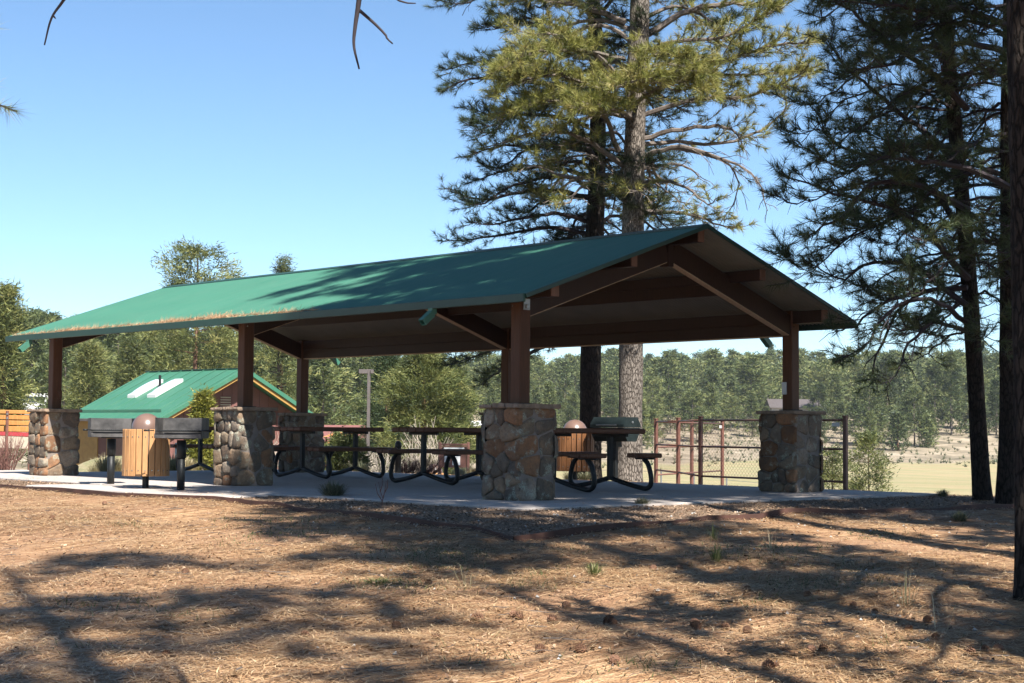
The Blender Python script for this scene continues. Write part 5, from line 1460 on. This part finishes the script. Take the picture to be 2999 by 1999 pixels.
# parked van on the left slope
b = polar(72, 118); v = empty('parked_van', (b.x, b.y, lz(b.x, b.y)+.2), YAW+.1); tag(v, 'white van parked among the pines on the left slope', 'van')
mb = MB(); prism(mb, [(-.8, .3), (.8, .3), (.8, 1.1), (.7, 1.75), (-.7, 1.75), (-.8, 1.1)], -1.9, 1.5); prism(mb, [(-.8, .3), (.8, .3), (.78, .95), (-.78, .95)], 1.5, 2.3); mb.build('body', M['white'], v)
mb = MB(); mb.box((-.2, -.79, 1.35), (2.6, .06, .38), .01); mb.build('side_window', M['glass'], v)
for xx in (-1.3, 1.5):
    for yy in (-.75, .75): mb = MB(); mb.tube([(xx, yy-.1, .32), (xx, yy+.1, .32)], .32, 14); mb.build('wheel', M['metal_black'], v)
# orange canopy by that low building
b = polar(752, 70); c = empty('orange_canopy', (b.x, b.y, lz(b.x, b.y)), YAW); tag(c, 'small orange play canopy just right of the back left pier', 'canopy')
zc_ = at(760, 1003, 70).z-lz(b.x, b.y)
for k, dz in enumerate((0, -.32)):
    mb = MB(); mb.add([(-.1, -.5, zc_+dz), (1.3-k*.4, -.5, zc_+dz+.05), (1.3-k*.4, .5, zc_+dz+.05), (-.1, .5, zc_+dz), (.6, 0, zc_+dz+.28)], [(0, 1, 4), (1, 2, 4), (2, 3, 4), (3, 0, 4), (3, 2, 1, 0)]); mb.build('canopy_cloth', M['orange'], c)
for xx in (0, 1.1): mb = MB(); mb.tube([(xx, 0, -.2), (xx, 0, zc_)], .04, 6); mb.build('pole', M['fence_brown'], c)

# ------------------------------------------------------------------ things on the ground
def inside(x, y):
    poly = EL+ER[1:]+[(PX1+9, PY1+14), (-30, PY1+14), (-30, 0)]; ins = np.zeros(len(x), bool)
    for a in range(len(poly)):
        x1, y1 = poly[a]; x2, y2 = poly[(a+1) % len(poly)]
        ins ^= ((y1 > y) != (y2 > y)) & (x < (x2-x1)*(y-y1)/((y2-y1) if abs(y2-y1) > 1e-9 else 1e-9)+x1)
    return ins
def onpad(x, y): return ((x > PX0-.02) & (x < PX1+.02) & (y > PY0-.02) & (y < PY1+.02)) | ((x > -7.8) & (x < -2.65) & (y > -2.6) & (y < -1.4)) | ((x < -13.3) & (y > -1.0) & (y < 2.3))
nr = np.random.default_rng(8)
def scatter(N, r0, r1, p=1.0, a=19.5):
    u = nr.random(N); r = (r0**p+(r1**p-r0**p)*u)**(1/p); az = np.radians(nr.uniform(-a, a, N))
    x = CAM.x+r*(np.cos(az)*fwd.x+np.sin(az)*_r.x); y = CAM.y+r*(np.cos(az)*fwd.y+np.sin(az)*_r.y); return x, y, r
def lay_needles(N, r0, r1, ln, w, name, mat, keep, lift=.02, p=1.2):
    x, y, r = scatter(N, r0, r1, p); m = keep(x, y); x, y, r = x[m], y[m], r[m]; n = len(x)
    dens = np.array([mnoise.noise(Vector((a*.55, b*.55, 3.3))) for a, b in zip(x, y)]); m = nr.random(n) < np.clip(.62+dens*1.3, .12, 1); x, y, r = x[m], y[m], r[m]; dens = dens[m]; n = len(x)
    a = nr.uniform(0, np.pi*2, n); L = ln*nr.uniform(.5, 1.1, n); W = w*nr.uniform(.7, 1.3, n)*(1+r/22); cv = nr.normal(0, .18, n)
    dx, dy = np.cos(a), np.sin(a)
    def P(t, s):
        px = x+dx*L*(t-.5)-dy*(cv*L*4*t*(1-t)*.5+s); py = y+dy*L*(t-.5)+dx*(cv*L*4*t*(1-t)*.5+s); return px, py
    Z = land(x, y)+.006+nr.random(n)*lift; tl = nr.normal(0, .12, n)*L
    p0 = P(0, 0); a1 = P(.5, W/2); a2 = P(.5, -W/2); p1 = P(1, 0)
    A = np.stack([p0[0], p0[1], Z-tl*.4], -1); B1 = np.stack([a1[0], a1[1], Z+.002], -1); B2 = np.stack([a2[0], a2[1], Z+.002], -1); E_ = np.stack([p1[0], p1[1], Z+tl*.4], -1)
    V = np.concatenate([np.stack([A, B2, B1], 1), np.stack([B1, B2, E_], 1)]).reshape(-1, 3)
    ti = np.clip(nr.normal(.55, .25, n), 0, 1)
    o = tri_mesh(name, V, mat, np.concatenate([ti, ti])); tag(o, kind='stuff'); return o
o = lay_needles(330000, 6.5, 24, .15, .0042, 'fallen_needles', M['litter'], lambda x, y: ~inside(x, y) & ~onpad(x, y)); tag(o, 'carpet of dry brown pine needles over the foreground slope', 'needle litter')
o = lay_needles(30000, 12, 30, .13, .004, 'fallen_needles', M['litter'], lambda x, y: inside(x, y) & ~onpad(x, y), p=1.0); tag(o, 'scattered pine needles on the bark-chip bed round the patio', 'needle litter')
o = lay_needles(26000, 14, 30, .12, .004, 'slab_needles', M['litter'], lambda x, y: onpad(x, y) & ((y < PY0+.9) | (x > PX1-1.2) | (nr.random(len(x)) < .12)), lift=.004, p=1.0); tag(o, 'loose pine needles blown onto the concrete slab', 'needle litter')
o.location.z = .028
def chips(N, r0, r1, keep, name, mat, s0, s1, lift=.01):
    x, y, r = scatter(N, r0, r1, 1.0); m = keep(x, y); x, y = x[m], y[m]; n = len(x); Z = land(x, y)
    V = []; a = nr.uniform(0, 6.28, n); sz = nr.uniform(s0, s1, n); asp = nr.uniform(.3, .8, n)
    tl = nr.normal(0, .35, (n, 2)); c, s = np.cos(a), np.sin(a)
    q = []
    for (u, v) in ((-1, -1), (1, -.7), (.8, 1), (-.9, .8)):
        lx = u*sz; ly = v*sz*asp; q.append(np.stack([x+c*lx-s*ly, y+s*lx+c*ly, Z+.006+lift*nr.random(n)*0+lift*.5+lx*tl[:, 0]+ly*tl[:, 1]], -1))
    V = np.concatenate([np.stack([q[0], q[1], q[2]], 1), np.stack([q[0], q[2], q[3]], 1)]).reshape(-1, 3); t = nr.random(n)
    o = tri_mesh(name, V, mat, np.concatenate([t, t])); tag(o, kind='stuff'); return o
o = chips(150000, 12, 34, lambda x, y: inside(x, y) & ~onpad(x, y), 'bark_chips', M['chips'], .004, .015); tag(o, 'brown bark chips and gravel filling the bed inside the steel edging', 'bark chips')
# needles caught on the roof along the gutter
n = 3600; x = nr.uniform(-2*L_-OX+.2, -3.4, n); x = x[nr.random(n) < .35+.65*np.clip(np.sin(x*1.7)+np.sin(x*4.3+1)*.8+.3*(x+9)/3, 0, 1)]; n = len(x); up_ = np.abs(nr.normal(0, 1, n))*(.022+.085*np.clip((x+12)/6, 0, 1)*np.clip((-3.6-x)/1.5, .2, 1))+.0
up_ *= (.5+.6*np.abs(np.sin(x*2.3))*np.abs(np.sin(x*.9+1)))
y = -OY+up_; P = np.stack([x, y, ZE+up_*SL+.015], -1); Dn = np.stack([nr.normal(0, 1, n), np.abs(nr.normal(0, .5, n)), np.abs(nr.normal(0, .28, n))], -1); Dn /= np.linalg.norm(Dn, axis=1)[:, None]
V, tt = needles(P, Dn, 2, .12, .005, nr, (.0, .5), None, .0)
V[:, 2] = np.maximum(V[:, 2], ZE+(V[:, 1]+OY)*SL+.010)
o = tri_mesh('roof_needles', V, M['roof_litter'], tt); tag(o, 'drift of dry orange pine needles lying along the front eave of the roof', 'needle litter', kind='stuff')
# low green weeds
V = []; T = []
for (px, py, s, n) in ((640, 1195, .9, 260), (650, 1225, .7, 200), (560, 1250, .4, 60), (300, 1207, .3, 70), (180, 1200, .35, 60), (930, 1262, .8, 320), (1010, 1280, .7, 320), (1050, 1275, .5, 160), (1005, 1305, .5, 160), (1300, 1265, .4, 90), (1650, 1275, .6, 160), (1800, 1260, .7, 170), (1900, 1300, .9, 260), (1950, 1340, .9, 220), (2010, 1230, .5, 120), (1740, 1380, .5, 90), (1200, 1345, .4, 110), (960, 1352, .5, 100), (880, 1340, .5, 160), (240, 1390, .7, 130), (430, 1410, .5, 60), (1120, 1500, .5, 50), (1490, 1530, .4, 70), (1830, 1345, .5, 150), (1240, 1320, .4, 90), (2100, 1480, .5, 70), (200, 1490, .5, 50)):
    p = hit(px, py)
    for k in range(n):
        a = random.gauss(0, .38)*s; b = random.gauss(0, .38)*s; x = p.x+a; y = p.y+b; z = lz(x, y); h = random.uniform(.015, .05); d = Vector((random.gauss(0, .02), random.gauss(0, .02), h))
        q = Vector((x, y, z)); sd = Vector((-d.y, d.x, 0)).normalized()*.004
        d2 = Vector((random.gauss(0, .6), random.gauss(0, .6), 0))*h; V += [q-sd, q+sd, q+d+d2]; T.append(random.random()*.8)
o = tri_mesh('low_weeds', np.array([list(v) for v in V]), M['green_grass'], np.array(T)); tag(o, 'sparse low green grass and weeds sprouting through the needle litter', 'grass', kind='stuff')
# fallen twigs and bark scraps in the litter
mb = MB(); rg = random.Random(21)
for i in range(520):
    r_ = rg.uniform(7.5, 20); p = polar(rg.uniform(-60, 2420), r_)
    if onpad(np.array([p.x]), np.array([p.y]))[0]: continue
    a = rg.uniform(0, 6.28); L = rg.uniform(.05, .32); z = lz(p.x, p.y)+.014
    pts = [Vector((p.x+math.cos(a)*L*(t-.5)+math.sin(a)*rg.uniform(-.02, .02), p.y+math.sin(a)*L*(t-.5)+math.cos(a)*rg.uniform(-.02, .02), z+rg.uniform(0, .012))) for t in (0, .35, .7, 1)]
    w = rg.uniform(.0015, .0045); mb.tube(pts, [w, w, w*.8, w*.5], 4)
    if rg.random() < .4: mb.tube([pts[1], pts[1]+Vector((math.cos(a+.8)*L*.3, math.sin(a+.8)*L*.3, .01))], [w*.7, w*.4], 3)
o = mb.build('fallen_twigs', M['twig']); tag(o, 'small broken twigs lying in the needle litter', 'twigs', kind='stuff')
o = chips(9000, 7, 19, lambda x, y: ~inside(x, y) & ~onpad(x, y), 'bark_scraps', M['chips'], .004, .016, .02); tag(o, 'scraps of bark and cone scales lying in the needle litter', 'bark scraps')
# pine cones
def cone_mesh():
    mb = MB(); rg = random.Random(4); n = 34
    mb.lathe((0, 0, 0), [(.001, -.045), (.022, -.025), (.026, 0), (.018, .025), (.001, .04)], 8)
    for i in range(n*2):
        t = i/(n*2); a = i*2.39996; z = -.04+.085*t; r = .03*math.sin(math.pi*min(1, t*.9+.12))**.7+.006
        d = Vector((math.cos(a), math.sin(a), 0)); s = Vector((-d.y, d.x, 0)); c = Vector((0, 0, z))
        mb.add([c+d*r*.5-s*.006, c+d*r*.5+s*.006, c+d*r*1.25+s*.008+Vector((0, 0, .008)), c+d*r*1.4+Vector((0, 0, .012)), c+d*r*1.25-s*.008+Vector((0, 0, .008))], [(0, 1, 2, 3, 4)])
    me = bpy.data.meshes.new('pine_cone'); me.from_pydata(mb.v, [], mb.f); me.materials.append(M['cone']); me.update(); return me
cm = cone_mesh()
cones = [(1100, 1427), (1090, 1425), (1400, 1432), (1408, 1438), (1393, 1436), (1600, 1446), (1597, 1440), (1665, 1447), (1716, 1357), (1853, 1372), (1300, 1398), (1715, 1455), (1862, 1500), (1890, 1496), (1780, 1538), (1766, 1540), (2086, 1452), (2130, 1432), (2148, 1470), (2295, 1500), (2228, 1507), (2262, 1498), (1270, 1432), (1192, 1425), (1180, 1422), (1000, 1470), (1335, 1500), (1412, 1525), (985, 1343), (910, 1445), (1240, 1500), (2010, 1410), (1960, 1395), (1500, 1312), (1560, 1310), (425, 1320), (380, 1510), (120, 1195), (240, 1160), (700, 1465)]
for i, (px, py) in enumerate(cones):
    p = hit(px, py); o = bpy.data.objects.new('pine_cone', cm); link(o); s = random.Random(i).uniform(.48, .75); o.scale = (s,)*3
    o.location = (p.x, p.y, lz(p.x, p.y)+.028*s); o.rotation_euler = (random.Random(i+50).uniform(.8, 2.2), random.Random(i+90).uniform(-.5, .5), random.Random(i).uniform(0, 6.28))
    tag(o, 'brown open pine cone lying on the needle litter', 'pine cone', 'pine cones on the ground')
# pale stones and scraps of bark in the bed
V = []; T = []
mb = MB(); rg = random.Random(14)
for i in range(260):
    px = rg.uniform(700, 2300); py = rg.uniform(1165, 1235) if i < 190 else rg.uniform(1250, 1540); p = hit(px, py); s = rg.uniform(.008, .022); b = len(mb.v)
    v = [Vector((rg.uniform(-1, 1), rg.uniform(-1, 1), rg.uniform(-.4, .9))).normalized()*s*rg.uniform(.7, 1.2) for _ in range(3)]
    c = Vector((p.x, p.y, lz(p.x, p.y)+.006)); r6 = [c+Vector((s, 0, 0)), c+Vector((0, s*.7, 0)), c-Vector((s*.9, 0, 0)), c-Vector((0, s*.8, 0)), c+Vector((v[0].x*.3, v[0].y*.3, s*.7)), c-Vector((0, 0, s*.5))]
    mb.add(r6, [(0, 1, 4), (1, 2, 4), (2, 3, 4), (3, 0, 4), (1, 0, 5), (2, 1, 5), (3, 2, 5), (0, 3, 5)])
o = mb.build('pale_pebbles', M['pebble']); tag(o, 'small pale pebbles strewn over the bark-chip bed and litter', 'pebbles', kind='stuff')
# brush on the far bank
n = 2600; x, y, r = scatter(n*3, 150, 262, 1.0, 20)
zz = np.interp(1176+3782*np.tan(np.arctan2((x-CAM.x)*_r.x+(y-CAM.y)*_r.y, (x-CAM.x)*fwd.x+(y-CAM.y)*fwd.y)), XS, R0)
m = (r > zz-14+nr.normal(0, 8, len(r))); x, y = x[m][:n], y[m][:n]; n = len(x)
P = np.stack([x, y, land(x, y)], -1); Dn = np.tile([[0, 0, 1.]], (n, 1)); V, tt = needles(P, Dn, 8, .5, .14, nr, (.1, 1.3), None, .0)
o = tri_mesh('sagebrush', V, M['bunch'], tt); tag(o, 'low grey brush scattered over the sandy bank beyond the meadow', 'brush', kind='stuff')
print('objects', len(bpy.data.objects), 'tris', sum(len(o.data.polygons) for o in bpy.data.objects if o.type == 'MESH'))

# ------------------------------------------------------------------ the air
hz_ = MB(); cx, cy = CAM.x+fwd.x*420, CAM.y+fwd.y*420
hz_.box((cx, cy, 21), (1500, 1500, 56), .01)
hm_ = bpy.data.materials.new('haze'); hm_.use_nodes = True; nt = hm_.node_tree
for n_ in list(nt.nodes): nt.nodes.remove(n_)
pv_ = nt.nodes.new('ShaderNodeVolumePrincipled'); pv_.inputs['Density'].default_value = .00014; pv_.inputs['Color'].default_value = (.80, .88, 1, 1)
om_ = nt.nodes.new('ShaderNodeOutputMaterial'); nt.links.new(pv_.outputs[0], om_.inputs['Volume'])
hz_o = hz_.build('haze', hm_); tag(hz_o, 'thin pale daylight haze over the valley', 'haze', kind='stuff')
S.cycles.volume_bounces = 0
